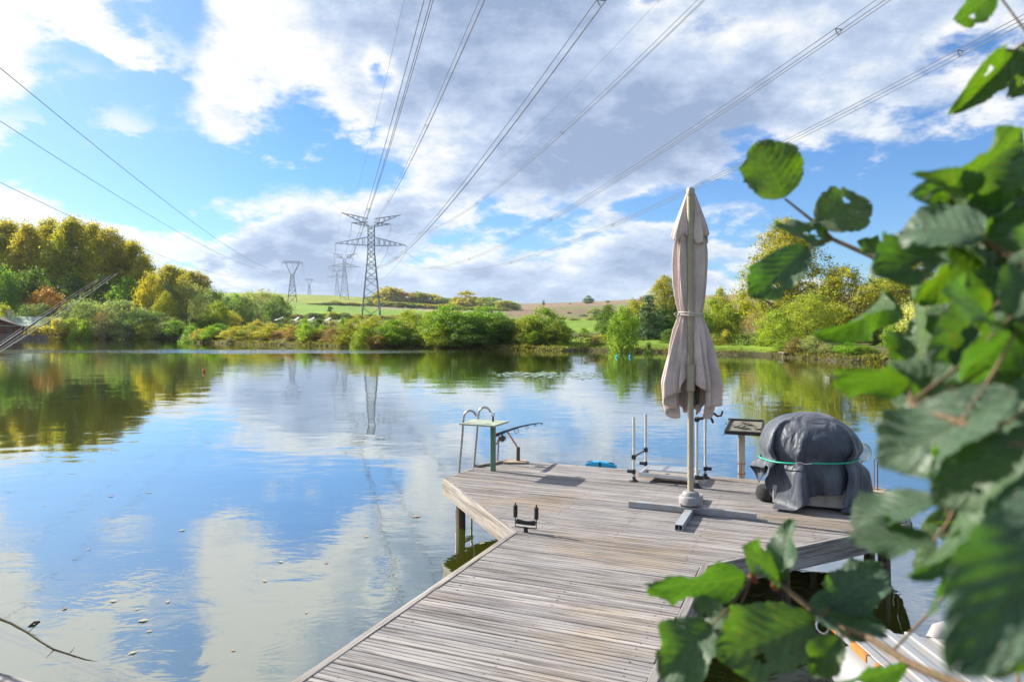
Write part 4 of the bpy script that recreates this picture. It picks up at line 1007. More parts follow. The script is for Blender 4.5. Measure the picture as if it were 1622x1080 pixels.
# ------------------------------------------------------------------ green side table
p = on_deck(781, 746); c = on_plane(767, 669.3, -.995)
tb = thing('side_table', 'small pale green square shelf on a single green post', 'table', (p.x, p.y, DECK))
m = MB(); m.box((p.x, p.y, DECK + .245), .046, .046, .49, -AW, .004); m.build('post', MATS['green_paint'], tb)
m = MB(); m.box((c.x, c.y, -.998), .40, .36, .018, -AW, .003); m.build('table_top', MATS['shelf_paint'], tb)
m = MB(); m.beam((p.x, p.y, -1.02), (c.x - .1, c.y + .04, -1.02), .03, .024); m.build('bracket', MATS['green_paint'], tb)
yk = thing('rod_fork', 'tiny dark forked rod rest standing on the pale green shelf', 'rod rest', (p.x, p.y, -.989))
m = MB(); m.tube([(p.x, p.y, -.989), (p.x, p.y, -.94)], .010, 8); m.build('stem', MATS['black_plastic'], yk)
for s in (-1, 1):
    m = MB(); m.tube([(p.x, p.y, -.942), (p.x + s * .012, p.y, -.925), (p.x + s * .010, p.y, -.898)], .005, 6); m.build('prong', MATS['rust'], yk)

# ------------------------------------------------------------------ fishing rod on its rests, at the left corner
butt, tip = at(785, 689, 7.62), at(859, 669.5, 9.2)
rod = thing('fishing_rod', 'short dark fishing rod with a reel pointing over the lake beside the ladder', 'fishing rod', butt)
dv = (tip - butt); bend = lambda f: butt + dv * f + Vector((0, 0, .022 * math.sin(math.pi * f)))
m = MB(); m.tube([bend(f) for f in np.linspace(0, 1, 14)], [.0135 * (1 - .8 * f) + .002 for f in np.linspace(0, 1, 14)], 8); m.build('blank', MATS['carbon'], rod, smooth=True)
m = MB(); m.tube([bend(f) - dv.normalized() * .001 for f in (-.02, .05, .16)], [.019, .018, .016], 10); m.build('grip', MATS['black_foam'], rod, smooth=True)
for f, r_ in ((.40, .026), (.63, .018), (.82, .013), (.99, .009)):
    q = bend(f) - Vector((0, 0, r_ + .008)); m = MB(); a1 = Vector((1, 0, 0)); m.tube([q + a1 * r_ * math.cos(t) + Vector((0, 0, r_ * math.sin(t))) for t in np.linspace(0, 2 * math.pi, 13)], .0035, 5); m.tube([q + Vector((0, 0, r_)), bend(f)], .003, 5); m.build('guide_ring', MATS['black_plastic'], rod)
q = bend(.12) - Vector((0, 0, .065))
m = MB(); m.tube([q + Vector((-.02, -.03, 0)), q + Vector((.0, .0, 0)), q + Vector((.015, .035, .002))], [.022, .034, .026], 12); m.tube([q, bend(.12)], .010, 6); rl = m.build('reel', MATS['black_plastic'], rod, smooth=True)
m = MB(); m.tube([q, q + Vector((-.05, -.03, -.01)), q + Vector((-.055, -.035, -.05))], .005, 6); m.tube([q + Vector((-.055, -.035, -.05)), q + Vector((-.075, -.045, -.05))], .009, 8); m.build('crank', MATS['black_plastic'], rl)
m = MB(); m.tube([q + Vector((.045 * math.cos(t), .04, .045 * math.sin(t))) for t in np.linspace(-2.4, 1.2, 10)], .003, 5); m.build('bail', MATS['steel_hook'], rl)
c0 = on_deck(788, 733)
rr = thing('bank_stick', 'pair of thin brown rod sticks holding the short fishing rod', 'rod rest', (c0.x, c0.y, DECK))
m = MB(); m.tube([(c0.x, c0.y, DECK), bend(.06) - Vector((0, 0, .018))], .008, 7); m.build('stick', MATS['rust'], rr)
c1 = st(-2.99, 7.24, .15); m = MB(); m.tube([c1 + Vector((0, 0, .005)), bend(.22) - Vector((0, 0, .014))], .010, 7); m.build('stick', MATS['rust'], rr)

# ------------------------------------------------------------------ black roller rest at the inner corner
g = st(-1.93, 4.82, 0)
ro = thing('pole_roller', 'black foam pole roller with two upright rollers clamped at the jetty corner', 'rod rest', (g.x, g.y, DECK))
up = Vector((0, 0, 1)); rs = .082
m = MB(); m.tube([g + up * .002, g + up * .03], .016, 10); m.tube([g - SD * rs + up * .115, g - SD * rs + up * .034, g + SD * rs + up * .034, g + SD * rs + up * .115], .005, 6); m.build('frame', MATS['black_plastic'], ro)
m = MB(); m.tube([g - SD * (rs - .012) + up * .072, g + up * .066, g + SD * (rs - .012) + up * .072], [.019, .015, .019], 12); m.build('roller', MATS['black_foam'], ro, smooth=True)
for s in (-1, 1):
    m = MB(); c = g + SD * rs * s; m.lathe(c + up * .10, [(.008, 0), (.016, .003), (.016, .085), (.006, .092), (.005, .102)], 12); m.build('roller', MATS['black_foam'], ro, smooth=True)
    m = MB(); m.lathe(c + up * .203, [(.004, 0), (.008, .002), (.007, .007), (.002, .009)], 8); m.build('end_cap', MATS['orange_rust'], ro)

# ------------------------------------------------------------------ blue paddle blade hooked over the far edge
c = on_deck(948, 736); c = st(-2.10, TB + .10, 0)
bp = thing('paddle_blade', 'bright blue curved plastic paddle blade at the far edge of the platform', 'paddle', (c.x, c.y, DECK - .1))
m = MB(); rowsn = 9; vs = []; fs = []
for k in range(rowsn):
    a = (k / (rowsn - 1) - .5) * 2
    for (dt, dz) in ((-.05, -.055 - .01 * a * a), (-.055, .048 - .03 * a * a), (.0, .052 - .03 * a * a), (.012, -.05)):
        q = c + SD * (a * .165) + TD * (dt + .02 * a * a); vs.append((q.x, q.y, DECK + dz))
for k in range(rowsn - 1):
    for j in range(4): fs.append((k * 4 + j, k * 4 + (j + 1) % 4, k * 4 + 4 + (j + 1) % 4, k * 4 + 4 + j))
fs += [(0, 1, 2, 3), tuple(reversed(range(len(vs) - 4, len(vs))))]; m.add(vs, fs); m.build('blade', MATS['blue_plastic'], bp, smooth=True)
m = MB(); m.tube([c + SD * a * .16 + TD * -.026 + Vector((0, 0, (.060 - .03 * a * a) - (.016 if abs(a) < .6 else 0))) for a in np.linspace(-.95, .95, 9)], .006, 6); m.build('rib', MATS['black_plastic'], bp)
m = MB(); m.box(c + TD * -.03 + Vector((0, 0, .02)), .035, .05, .06, -AW, .006); m.beam(c + TD * -.02 + Vector((0, 0, -.05)), c + TD * -.062 + Vector((0, 0, .008)), .025); m.build('bracket', MATS['black_plastic'], bp)

# ------------------------------------------------------------------ aluminium angling platform
fp = thing('angling_platform', 'low aluminium angling platform with four upright legs and slats', 'platform', st(-1.3, 7.0, 0))
feet = {'fl': (-1.60, 6.80, .62), 'fr': (-1.00, 6.77, .63), 'bl': (-1.58, 7.24, .60), 'br': (-.985, 7.22, .63)}
for k, (s_, t_, hh) in feet.items():
    a = st(s_, t_, 0); m = MB(); m.tube([a + up * .028, a + up * hh], .0135, 12); lg = m.build('leg', MATS['alu'], fp, smooth=True)
    m = MB(); m.lathe(a, [(.045, 0), (.046, .006), (.030, .016), (.018, .030), (.018, .045)], 14); m.build('foot', MATS['black_plastic'], lg, smooth=True)
    m = MB(); sg = 1 if s_ > -1.3 else -1; m.box(a + up * .095, .034, .040, .044, -AW, .005); m.tube([a + up * .095 + SD * .012 * sg, a + up * .095 + SD * .062 * sg], .017, 10); m.build('clamp', MATS['black_plastic'], lg)
z = .075
for (a, c) in (('fl', 'fr'), ('bl', 'br')):
    A, B_ = feet[a], feet[c]; m = MB(); m.beam(st(A[0] + .05, A[1], z), st(B_[0] - .05, B_[1], z), .028, .034, chamfer=.003); m.build('frame_bar', MATS['alu'], fp)
for x in (-1.54, -1.045):
    m = MB(); m.beam(st(x, 6.81, z), st(x, 7.205, z), .028, .034, chamfer=.003); m.build('frame_bar', MATS['alu'], fp)
for k in range(6):
    t_ = 6.99 + k * .038; m = MB(); m.beam(st(-1.52, t_, z + .012), st(-1.065, t_, z + .012), .028, .014, chamfer=.002); m.build('slat', MATS['alu'], fp)
m = MB(); m.frame_box(st(-1.3, 6.90, z - .012), SD * .23, TD * .07, (0, 0, .004)); m.build('floor_plate', MATS['plate_wood'], fp)['grain'] = AW
a, c = st(-1.60, 6.80, .235), st(-1.58, 7.24, .235); m = MB(); m.tube([a, c], .009, 8); m.box(a, .04, .04, .045, -AW, .005); m.box(c, .04, .04, .045, -AW, .005); br = m.build('brace', MATS['black_plastic'], fp)
m = MB(); m.lathe(c + up * .022, [(.012, 0), (.014, .003), (.013, .018), (.004, .02)], 10); m.build('knob', MATS['blue_plastic'], br)
for k, knob in (('fr', False), ('br', True)):
    s_, t_, hh = feet[k]; a = st(s_, t_, hh)
    pts = [a + up * .01 + SD * q + up * w_ for q, w_ in ((-.01, .0), (.05, .004), (.085, .03), (.115, .028), (.14, -.01), (.145, -.035))] if not knob else [a + up * .02 + SD * q + up * w_ for q, w_ in ((.0, .0), (.05, .0), (.085, -.012), (.115, -.034), (.15, -.028), (.165, .02))]
    m = MB(); m.tube(pts, [.017, .014, .012, .011, .011, .010], 8); m.box(a + up * .0, .045, .04, .04, -AW, .006); rs_ = m.build('rod_arm', MATS['black_foam'], fp, smooth=True)
    if knob:
        m = MB(); m.lathe(a + up * .012 + SD * -.002 - TD * .028, [(.006, -.012), (.019, -.008), (.021, .006), (.012, .016)], 12); m.build('knob', MATS['orange_plastic'], rs_, smooth=True)

# ------------------------------------------------------------------ post with a bait tray
p = st(-.66, 7.40, 0); zc = -(676 - V0) / F * p.y
bt = thing('tray_post', 'square wooden post carrying a tilted black framed tray with peeling white lining', 'post', (p.x, p.y, WATER - .4))
m = MB(); m.box((p.x, p.y, (WATER - .4 + zc - .03) / 2), .062, .062, zc - .03 - WATER + .4, -AW, .005); m.build('post', MATS['pale_wood'], bt)
m = MB()
for z in (-1.36, -1.46): m.tube([Vector((p.x, p.y, z)) + SD * .036 * a + TD * .036 * b_ for a, b_ in ((-1, -1), (1, -1), (1, 1), (-1, 1), (-1, -1))], .004, 5)
m.build('wire_tie', MATS['rust'], bt)
tc = Vector((p.x + .03, p.y, zc)); tx = SD; ty = (TD * .93 + up * .30).normalized(); tn = tx.cross(ty)
m = MB(); m.frame_box(tc, tx * .165, ty * .13, tn * .004); tr_ = m.build('tray_floor', MATS['peeling'], bt)
m = MB()
for s in (-1, 1): m.beam(tc + tx * .17 * s - ty * .14, tc + tx * (.17 if s > 0 else .14) * s + ty * .14, .020, .034, up=tn, chamfer=.003); m.beam(tc - tx * .17 + ty * .14 * s, tc + tx * .17 + ty * .14 * s, .020, .038, up=tn, chamfer=.003)
m.build('tray_frame', MATS['black_plastic'], bt)
m = MB(); rg = random.Random(8)
for k in range(12):
    a = tc + tx * rg.uniform(-.19, -.12) + ty * rg.uniform(-.15, .1) - tn * .01; m.add([a, a + tx * rg.uniform(-.05, .02) - up * rg.uniform(.01, .05), a + ty * .04 - up * rg.uniform(0, .03), a + ty * .03 + tx * .02], [(0, 1, 2, 3)])
for k in range(7):
    a = tc + tx * rg.uniform(-.12, .12) + ty * rg.uniform(-.09, .07) + tn * .007; m.add([a, a + tx * .06 + tn * .02, a + tx * .05 + ty * .05 + tn * .004, a + ty * .04 + tn * .012], [(0, 1, 2, 3)])
m.build('peeling_flake', MATS['peeling'], tr_)

# ------------------------------------------------------------------ covered barbecue
bc = st(-.04, 6.62, 0); bc = Vector((2.508, 6.03, DECK))
bq = thing('covered_barbecue', 'kettle barbecue hidden under a folded dark grey tarpaulin', 'barbecue', bc)
m = MB(); m.frame_box(bc + up * .105, SD * .275, TD * .225, up * .075, .006); m.build('base_box', MATS['box_metal'], bq)
for sx in (-1, 1):
    for sy in (-1, 1):
        m = MB(); m.box(bc + SD * .24 * sx + TD * (.19 * sy) + up * .016, .035, .035, .03, -AW); m.build('foot', MATS['black_plastic'], bq)
m = MB(); m.lathe(bc - SD * .33 - TD * .02 + up * .055, [(.05, -.05), (.085, -.04), (.10, .0), (.085, .06), (.04, .08)], 16); m.build('pot', MATS['black_foam'], bq, smooth=True)
m = MB(); m.lathe(bc + up * .30, [(.10, -.10), (.20, -.06), (.24, .0), (.25, .10), (.245, .20), (.21, .29), (.12, .34), (.03, .355)], 24); m.build('kettle', MATS['black_plastic'], bq, smooth=True)
def drape():
    """let a stiff sheet fall over a body the size of the barbecue and keep the settled shape"""
    def tmp(name, vs, fs):
        me = bpy.data.meshes.new(name); me.from_pydata(vs, [], fs); o = bpy.data.objects.new(name, me); C.objects.link(o); return o
    vs, fs, n = [], [], 32
    prof = [(.27, 0), (.27, .19), (.25, .22), (.25, .34), (.29, .41), (.315, .48), (.295, .56), (.235, .645), (.15, .708), (.055, .738), (.001, .742)]
    for r_, z in prof:
        for k in range(n):
            t = 2 * math.pi * k / n; vs.append((r_ * 1.16 * math.cos(t) + .02 - .10 * max(0, z - .45), r_ * .95 * math.sin(t), z))
    for i in range(len(prof) - 1):
        for k in range(n):
            j = (k + 1) % n; fs.append((i * n + k, i * n + j, i * n + n + j, i * n + n + k))
    body = tmp('tmp_body', vs, fs); floor = tmp('tmp_floor', [(-3, -3, 0), (3, -3, 0), (3, 3, 0), (-3, 3, 0)], [(0, 1, 2, 3)])
    for o, fr in ((body, 12), (floor, 30)):
        o.modifiers.new('collision', 'COLLISION'); o.collision.thickness_outer = .012; o.collision.cloth_friction = fr
    N, W, H, ro_ = 50, 1.60, 1.40, R(20); vs, fs = [], []
    for j in range(N + 1):
        for i in range(N + 1):
            x = (i / N - .5) * W + .08; y = (j / N - .5) * H - .05
            vs.append((x * math.cos(ro_) - y * math.sin(ro_), x * math.sin(ro_) + y * math.cos(ro_), .78 + .02 * math.sin(i * .35) * math.cos(j * .3)))
    for j in range(N):
        for i in range(N): fs.append((j * (N + 1) + i, j * (N + 1) + i + 1, (j + 1) * (N + 1) + i + 1, (j + 1) * (N + 1) + i))
    sheet = tmp('tmp_sheet', vs, fs); md = sheet.modifiers.new('cloth', 'CLOTH'); q = md.settings
    q.quality = 6; q.mass = .45; q.tension_stiffness = 25; q.compression_stiffness = 25; q.shear_stiffness = 12; q.bending_stiffness = 9.0; q.air_damping = 1.5
    q.tension_damping = q.compression_damping = q.shear_damping = 8; q.bending_damping = 2.0
    md.collision_settings.distance_min = .008; md.collision_settings.collision_quality = 3; md.collision_settings.use_self_collision = False
    NF = 130; md.point_cache.frame_start = 1; md.point_cache.frame_end = NF
    for fr in range(1, NF + 1): scene.frame_set(fr)
    me = bpy.data.meshes.new_from_object(sheet.evaluated_get(bpy.context.evaluated_depsgraph_get()))
    co = np.array([v.co[:] for v in me.vertices])
    for o in (sheet, body, floor): bpy.data.objects.remove(o, do_unlink=True)
    scene.frame_set(1)
    return co, fs
co, tfs = drape()
# the elastic cord pulls the sheet in at waist height
k = np.exp(-((co[:, 2] - .385) / .055) ** 2); rad = np.hypot(co[:, 0] / 1.15, co[:, 1]); pull = np.clip((rad - .28), 0, .4) * .70 * k
sc_ = 1 - pull / np.maximum(rad, .05); co[:, 0] *= sc_; co[:, 1] *= sc_
far_ = np.hypot(co[:, 0] / 1.15, co[:, 1]); fl_ = np.minimum(1, (.30 + (far_ - .30) * .78) / np.maximum(far_, .3)); co[:, 0] *= np.where(far_ > .3, fl_, 1); co[:, 1] *= np.where(far_ > .3, fl_, 1)
co = co * np.array([1.04, .98, 1.015])
wv = np.outer(co[:, 0], SD) + np.outer(co[:, 1], TD) + np.outer(co[:, 2], (0, 0, 1)) + np.array(bc)
m = MB(); m.add([tuple(q) for q in wv], tfs); o = m.build('tarpaulin', MATS['tarp'], bq, smooth='all')
sb = o.modifiers.new('soften', 'SUBSURF'); sb.levels = 1; sb.render_levels = 2
so = o.modifiers.new('thickness', 'SOLIDIFY'); so.thickness = .003; so.offset = 1.0
# green elastic cord stretched round the sheet
zc_ = .385; sel = co[np.abs(co[:, 2] - zc_) < .03]; ang = np.arctan2(sel[:, 1], sel[:, 0]); hull = []
NH = 64
for i in range(NH):
    a = 2 * math.pi * i / NH; d = np.array([math.cos(a), math.sin(a)])
    dd = np.abs((ang - a + math.pi) % (2 * math.pi) - math.pi); w_ = dd < .35
    hull.append(float(((sel[w_, 0] * d[0] + sel[w_, 1] * d[1])).max()) if w_.any() else .36)
hull = [max(hull[(i + k_) % NH] * math.cos(2 * math.pi * k_ / NH) for k_ in range(-3, 4)) for i in range(NH)]
hp = [bc + SD * (hull[i] + .006) * math.cos(2 * math.pi * i / NH) + TD * (hull[i] + .006) * math.sin(2 * math.pi * i / NH) + up * (zc_ + .02 * math.cos(2 * math.pi * i / NH + .6)) for i in range(NH)]
gap = int(NH * .745)
bu = thing('elastic_cord', 'green elastic cord hooked round the grey tarpaulin', 'cord', (bc.x, bc.y, DECK + .385))
m = MB(); seq = [hp[(gap + 2 + k_) % NH] for k_ in range(NH - 3)]; m.tube(seq, .0058, 7); m.build('cord', MATS['cord_green'], bu, smooth=True)
m = MB(); a, c = seq[-1], seq[0]; m.tube([a, a.lerp(c, .3) + up * .008, a.lerp(c, .6) - up * .006, c], .004, 6); m.build('hook', MATS['steel_hook'], bu)

# ------------------------------------------------------------------ landing net behind it
nc = at(1366, 716, 6.75)
ln = thing('landing_net', 'small round meshed landing net leaning behind the tarpaulin', 'net', (nc.x - .25, nc.y + .05, DECK))
m = MB(); m.tube([nc + SD * .075 * math.cos(t) + up * .085 * math.sin(t) for t in np.linspace(0, 2 * math.pi, 25)], .005, 6); m.build('hoop', MATS['net_mesh'], ln)
m = MB()
for k in range(-7, 8):
    f = k / 8.0; w_ = math.sqrt(1 - f * f)
    m.tube([nc + SD * .075 * f - up * .085 * w_, nc + SD * .075 * f + TD * .03 * w_, nc + SD * .075 * f + up * .085 * w_], .0016, 4, caps=False); m.tube([nc + up * .085 * f - SD * .075 * w_, nc + up * .085 * f + TD * .03 * w_, nc + up * .085 * f + SD * .075 * w_], .0016, 4, caps=False)
m.build('mesh', MATS['net_mesh'], ln)
m = MB(); m.tube([nc - up * .085, Vector((nc.x - .25, nc.y + .05, DECK))], .008, 7); m.build('handle', MATS['rust'], ln)
# hooked wires at the right corner
for k, (u, hh) in enumerate(((1391, .29), (1396, .27))):
    p = st(.50 + k * .03, 7.20, .021)
    o = thing('hook_wire', 'thin rusty hooked wire standing by the stub at the right platform corner', 'rod rest', p, 'hooked wires at the right corner')
    m = MB(); m.tube([p, p + up * hh * .9] + [p + up * hh * .9 + SD * (.03 - .03 * math.cos(t)) + up * .03 * math.sin(t) for t in np.linspace(.3, 3.0, 7)], .0045, 6); m.build('wire', MATS['rust'], o)

# ------------------------------------------------------------------ folded cantilever parasol
pc = st(-.91, 5.83, 0)
pa = thing('folded_parasol', 'folded mauve grey cantilever parasol tied to its beige mast', 'parasol', pc)
for (ax, L0, L1, h_) in ((SD, .0, .50, .046), (-SD, .0, .50, .046), (TD, .03, .5, .044), (-TD, .03, .55, .044)):
    e0, e1 = pc + ax * max(L0, .03) + up * (h_ / 2 + .003), pc + ax * L1 + up * (h_ / 2 + .003)
    m = MB(); W = .052 if abs(ax.dot(SD)) > .5 else .058; t_ = .005
    sx = ax.cross(up).normalized()
    for s in (-1, 1): m.beam(e0 + sx * s * (W / 2 - t_ / 2), e1 + sx * s * (W / 2 - t_ / 2), t_, h_)
    for s in (-1, 1): m.beam(e0 + up * s * (h_ / 2 - t_ / 2), e1 + up * s * (h_ / 2 - t_ / 2), W - 2 * t_ - .0005, t_)
    m.beam(e0 - up * .001, e1 - up * .001, .004, h_ - 2 * t_ - .001)
    m.build('base_bar', MATS['galv'], pa)
m = MB(); m.box(pc + up * .055, .16, .16, .008, -AW); pl = m.build('base_plate', MATS['galv'], pa)
for sx in (-1, 1):
    for sy in (-1, 1):
        m = MB(); q = pc + SD * .062 * sx + TD * .062 * sy; m.tube([q + up * .059, q + up * .085], .009, 6); m.build('bolt', MATS['rust'], pl)
m = MB(); m.lathe(pc + up * .070, [(.082, 0), (.092, .006), (.093, .055), (.086, .068), (.066, .074), (.064, .092), (.055, .104), (.032, .108)], 32); m.build('base_hub', MATS['grey_plastic'], pa, smooth=True)
ms = .0265
topz = 2.595
m = MB(); m.lathe(pc, [(.0245, .15), (.0245, .90), (ms, .92), (ms + .004, topz - .03)], 18, 1.0, 1.0); m.build('mast', MATS['mast_paint'], pa, smooth=True)
m = MB(); m.lathe(pc + up * (topz - .055), [(.032, 0), (.034, .005), (.033, .05), (.026, .064), (.012, .07)], 18); m.build('mast_cap', MATS['mast_paint'], pa, smooth=True)
vd = Vector((pc.x, pc.y, 0)).normalized(); rt = Vector((vd.y, -vd.x, 0))
m = MB(); q = pc - vd * .012 + up * 1.085; m.frame_box(q, rt * .034, vd * .038, up * .112, .012); cb = m.build('crank_box', MATS['mast_paint'], pa, smooth=True)
m = MB(); m.tube([q + rt * .034, q + rt * .05], .012, 8); m.build('crank_axle', MATS['black_plastic'], cb)
cc = pc + vd * .052
hz = lambda v: -(v - V0) / F * 5.75 - DECK                 # photo row to height above the deck at the mast
def pleated(rows_fn, z_top, hem_fn, name, nr, seedp, amp, back=1.0, nt=260):
    vs, fs = [], []
    for r_ in range(nr + 1):
        k = r_ / nr
        for i in range(nt):
            a = 2 * math.pi * i / nt; h_ = hem_fn(a); z = z_top + (h_ - z_top) * k
            r0 = rows_fn(z)
            am = amp(z)
            f = 1 + am * (.55 * math.cos(8 * a + .5 + seedp + .8 * math.sin(2.1 * z)) + .38 * math.cos(13 * a + 1.7 * z + seedp) + .30 * math.cos(21 * a - 2.3 * z + math.sin(7 * z)) + .16 * math.cos(34 * a + 3 * z))
            g_ = math.exp(-((math.atan2(math.sin(a + math.pi / 2), math.cos(a + math.pi / 2))) / .30) ** 2)      # the mast lies in a deep fold in front
            f *= 1 - .62 * g_
            q = cc + rt * (r0 * f * math.cos(a)) + vd * (r0 * f * math.sin(a) * .78) + up * z
            vs.append(q)
    for r_ in range(nr):
        for i in range(nt):
            j = (i + 1) % nt; fs.append((r_ * nt + i, (r_ + 1) * nt + i, (r_ + 1) * nt + j, r_ * nt + j))
    m = MB(); m.add(vs, fs); o = m.build(name, MATS['canopy_cloth'], pa, smooth='all')
    so = o.modifiers.new('thickness', 'SOLIDIFY'); so.thickness = .002
    return o
RZ = [hz(v) for v in (660, 640, 605, 580, 550, 515, 503, 497, 491, 480, 450, 420, 395, 371, 345, 320, 305)]; RR = [.158, .186, .192, .166, .134, .098, .088, .084, .087, .096, .108, .110, .106, .100, .078, .052, .034]
def hem_main(a):
    fr = math.exp(-((math.atan2(math.sin(a + math.pi / 2), math.cos(a + math.pi / 2))) / .85) ** 2)
    return hz(652) + (hz(588) - hz(652)) * fr + .040 * math.cos(8 * a + .4) + .030 * math.cos(5 * a + 2)
pleated(lambda z: float(np.interp(z, RZ, RR)), hz(330), hem_main, 'canopy', 70, 0, lambda z: float(np.interp(z, [hz(640), hz(600), hz(520), hz(497), hz(470), hz(400), hz(340)], [.36, .36, .30, .14, .22, .28, .2])))
TZ = [hz(v) for v in (395, 384, 371, 350, 325, 308, 303)]; TR = [.126, .131, .128, .104, .068, .040, .028]
pleated(lambda z: float(np.interp(z, TZ, TR)), hz(304), lambda a: hz(378) + .032 * math.cos(4 * a + 1.2) + .018 * math.cos(9 * a), 'vent_top', 26, 1.3, lambda z: float(np.interp(z, [hz(390), hz(340), hz(305)], [.24, .14, .04])))
m = MB(); q = cc - vd * .03 + rt * .055; m.tube([q + up * hz(640), q + up * hz(560)], .014, 8); m.build('strut', MATS['black_plastic'], pa)
for dz, ph in ((0, 0), (-.013, 1.5)):
    m = MB(); m.tube([cc - vd * .012 + rt * (.096 * math.cos(t)) + vd * (.092 * math.sin(t)) + up * (hz(496) + dz + .006 * math.sin(2 * t + ph)) for t in np.linspace(0, 2 * math.pi, 41)], .0065, 6); m.build('tie_rope', MATS['rope'], pa, smooth=True)
m = MB(); q = cc - rt * .10 - vd * .05 + up * hz(498); m.tube([q, q + Vector((-.012, -.01, -.02)), q + Vector((-.004, -.012, -.05)), q + Vector((.0, -.01, -.075))], .005, 6); m.tube([q + Vector((.02 * math.cos(t) - .01, -.008, .014 * math.sin(t))) for t in np.linspace(0, 6.28, 9)], .005, 6); m.build('rope_knot', MATS['rope'], pa)
# ------------------------------------------------------------------ second jetty, left, with two long rods
sj = thing('side_jetty', 'corner of a second grey plank jetty at the near left', 'jetty', (-2.7, 2.0, WATER))
e0, e1 = on_deck(-60, 1047), on_deck(61, 1080.5)
ed = (e1 - e0).normalized(); bk = Vector((-ed.y, ed.x, 0)); bk = bk if bk.y < 0 else -bk
for i in range(12):
    a = e1 + ed * .9 + bk * (i * .145); L = 2.6
    m = MB(); m.frame_box(a - ed * (.9 + .9) + bk * .069 - Vector((0, 0, TH / 2 + JR.uniform(0, .002))), ed * .9, bk * .069, (0, 0, TH / 2), .003); m.build('plank', MATS['deck_wood'], sj)['grain'] = -math.atan2(ed.y, ed.x)
m = MB(); a = e1 - ed * .25 + bk * .1
for k in (.2, .9, 1.6):
    for s in (0.2, 1.2):
        q = e1 - ed * s + bk * k; m = MB(); m.tube([(q.x, q.y, WATER - .6), (q.x, q.y, DECK - TH - .002)], .045, 8); m.build('post', MATS['stake_wood'], sj, smooth=True)
rg = [((0, 549, 5.3), (170, 438, 8.2), 'long black fishing rod rising over the left of the lake', .009, 'carbon', .03), ((2, 556, 5.4), (186, 433, 8.3), 'long slim pale fishing rod just below the black one at the left', .0036, 'rope', -.04)]
for ri, (a_, b_, lab, r0, mt, bow) in enumerate(rg):
    A, B_ = at(*a_), at(*b_); d = B_ - A; S = A - d * .62
    o = thing('long_fishing_rod', lab, 'fishing rod', S)
    pth = lambda f: A + d * f + Vector((0, 0, bow * math.sin(math.pi * max(0, min(1, f))) * .45))
    fs_ = np.linspace(-.62, 1, 30)
    m = MB(); m.tube([pth(f) for f in fs_], [r0 * (1.0 - .80 * ((f + .62) / 1.62)) + .0015 for f in fs_], 8); m.build('blank', MATS[mt], o, smooth=True)
    m = MB(); m.tube([pth(f) for f in (-.62, -.5, -.38)], [r0 * 1.8, r0 * 1.7, r0 * 1.5], 10); m.build('grip', MATS['black_foam'], o, smooth=True)
    m = MB(); w0 = pth(1.0); m.tube([pth(-.1) + Vector((0, 0, .02))] + [pth(f) + Vector((0, 0, .030)) for f in np.linspace(.1, .9, 9)] + [w0], .0013, 5); m.build('line', MATS['rope'], o)
    for f in (.15, .45, .7, .9):
        m = MB(); q = pth(f); m.tube([q, q + Vector((0, 0, .036))], .004, 5); m.build('guide_ring', MATS['black_plastic'], o)
    for f, wh in ((-.55, 'grip'), (-.18, 'middle')):
        q = pth(f); base = Vector((q.x, q.y, WATER - .5))
        s_ = thing('rod_support', 'dark stake in the water under the %s of the long %s rod' % (wh, 'pale' if ri else 'black'), 'rod rest', base, 'stakes under the long rods')
        m = MB(); m.tube([base, q - Vector((0, 0, r0 * 2 + .006))], .012, 8); m.build('stick', MATS['black_plastic'], s_)
        m = MB(); m.tube([q + Vector((-.03, 0, .02)), q - Vector((.016, 0, r0 * 1.6 + .003)), q - Vector((0, 0, r0 * 2 + .006)), q + Vector((.016, 0, -r0 * 1.6 - .003)), q + Vector((.03, 0, .02))], .006, 6); m.build('fork', MATS['black_plastic'], s_)

# ------------------------------------------------------------------ white ribbed gangway, lower right
zg = WATER + .30
A, B_, Cc = on_plane(1318, 989, zg), on_plane(1486, 1012, zg), on_plane(1405, 1110, zg)
wx = (B_ - A); W = wx.length; wx.normalize(); wy = Vector((wx.y, -wx.x, 0)); wy = wy if wy.y < 0 else -wy
wy = (wy * .93 + wx * .37).normalized()
gw_ = thing('white_gangway', 'white ribbed metal gangway with a rusty orange edge moored beside the jetty', 'gangway', (A.x, A.y, WATER))
L = 1.9
m = MB(); m.add([A, B_, B_ + wy * L, A + wy * L] + [q - up * .012 for q in (A, B_, B_ + wy * L, A + wy * L)], [(3, 2, 1, 0), (4, 5, 6, 7), (0, 1, 5, 4), (1, 2, 6, 5), (2, 3, 7, 6), (3, 0, 4, 7)]); m.build('deck_sheet', MATS['white_metal'], gw_)
for f in (.06, .27, .50, .73, .95):
    c = A + wx * W * f + wy * L / 2 + up * .011; m = MB(); m.frame_box(c, wx * .026, wy * (L / 2 - .005), up * .0105, .004); m.build('rib', MATS['white_metal'], gw_)
m = MB(); m.beam(A - wx * .008 + wy * .01, A - wx * .008 + wy * L, .013, .035); ee = m.build('edge_strip', MATS['white_metal'], gw_)
for f0, f1 in ((.0, .05), (.13, .22), (.26, .28)):
    m = MB(); m.beam(A - wx * .009 + wy * (L * f0 + .008) + up * .001, A - wx * .009 + wy * L * f1 + up * .001, .020, .040); m.build('rust_patch', MATS['orange_rust'], ee)
for s in (0.14, .86):
    c0 = A + wx * W * s + wy * .12; m = MB(); m.tube([c0 - up * .20, c0 + wy * (L - .2) - up * .20], .155, 16); m.build('float', MATS['white_metal'], gw_, smooth=True)
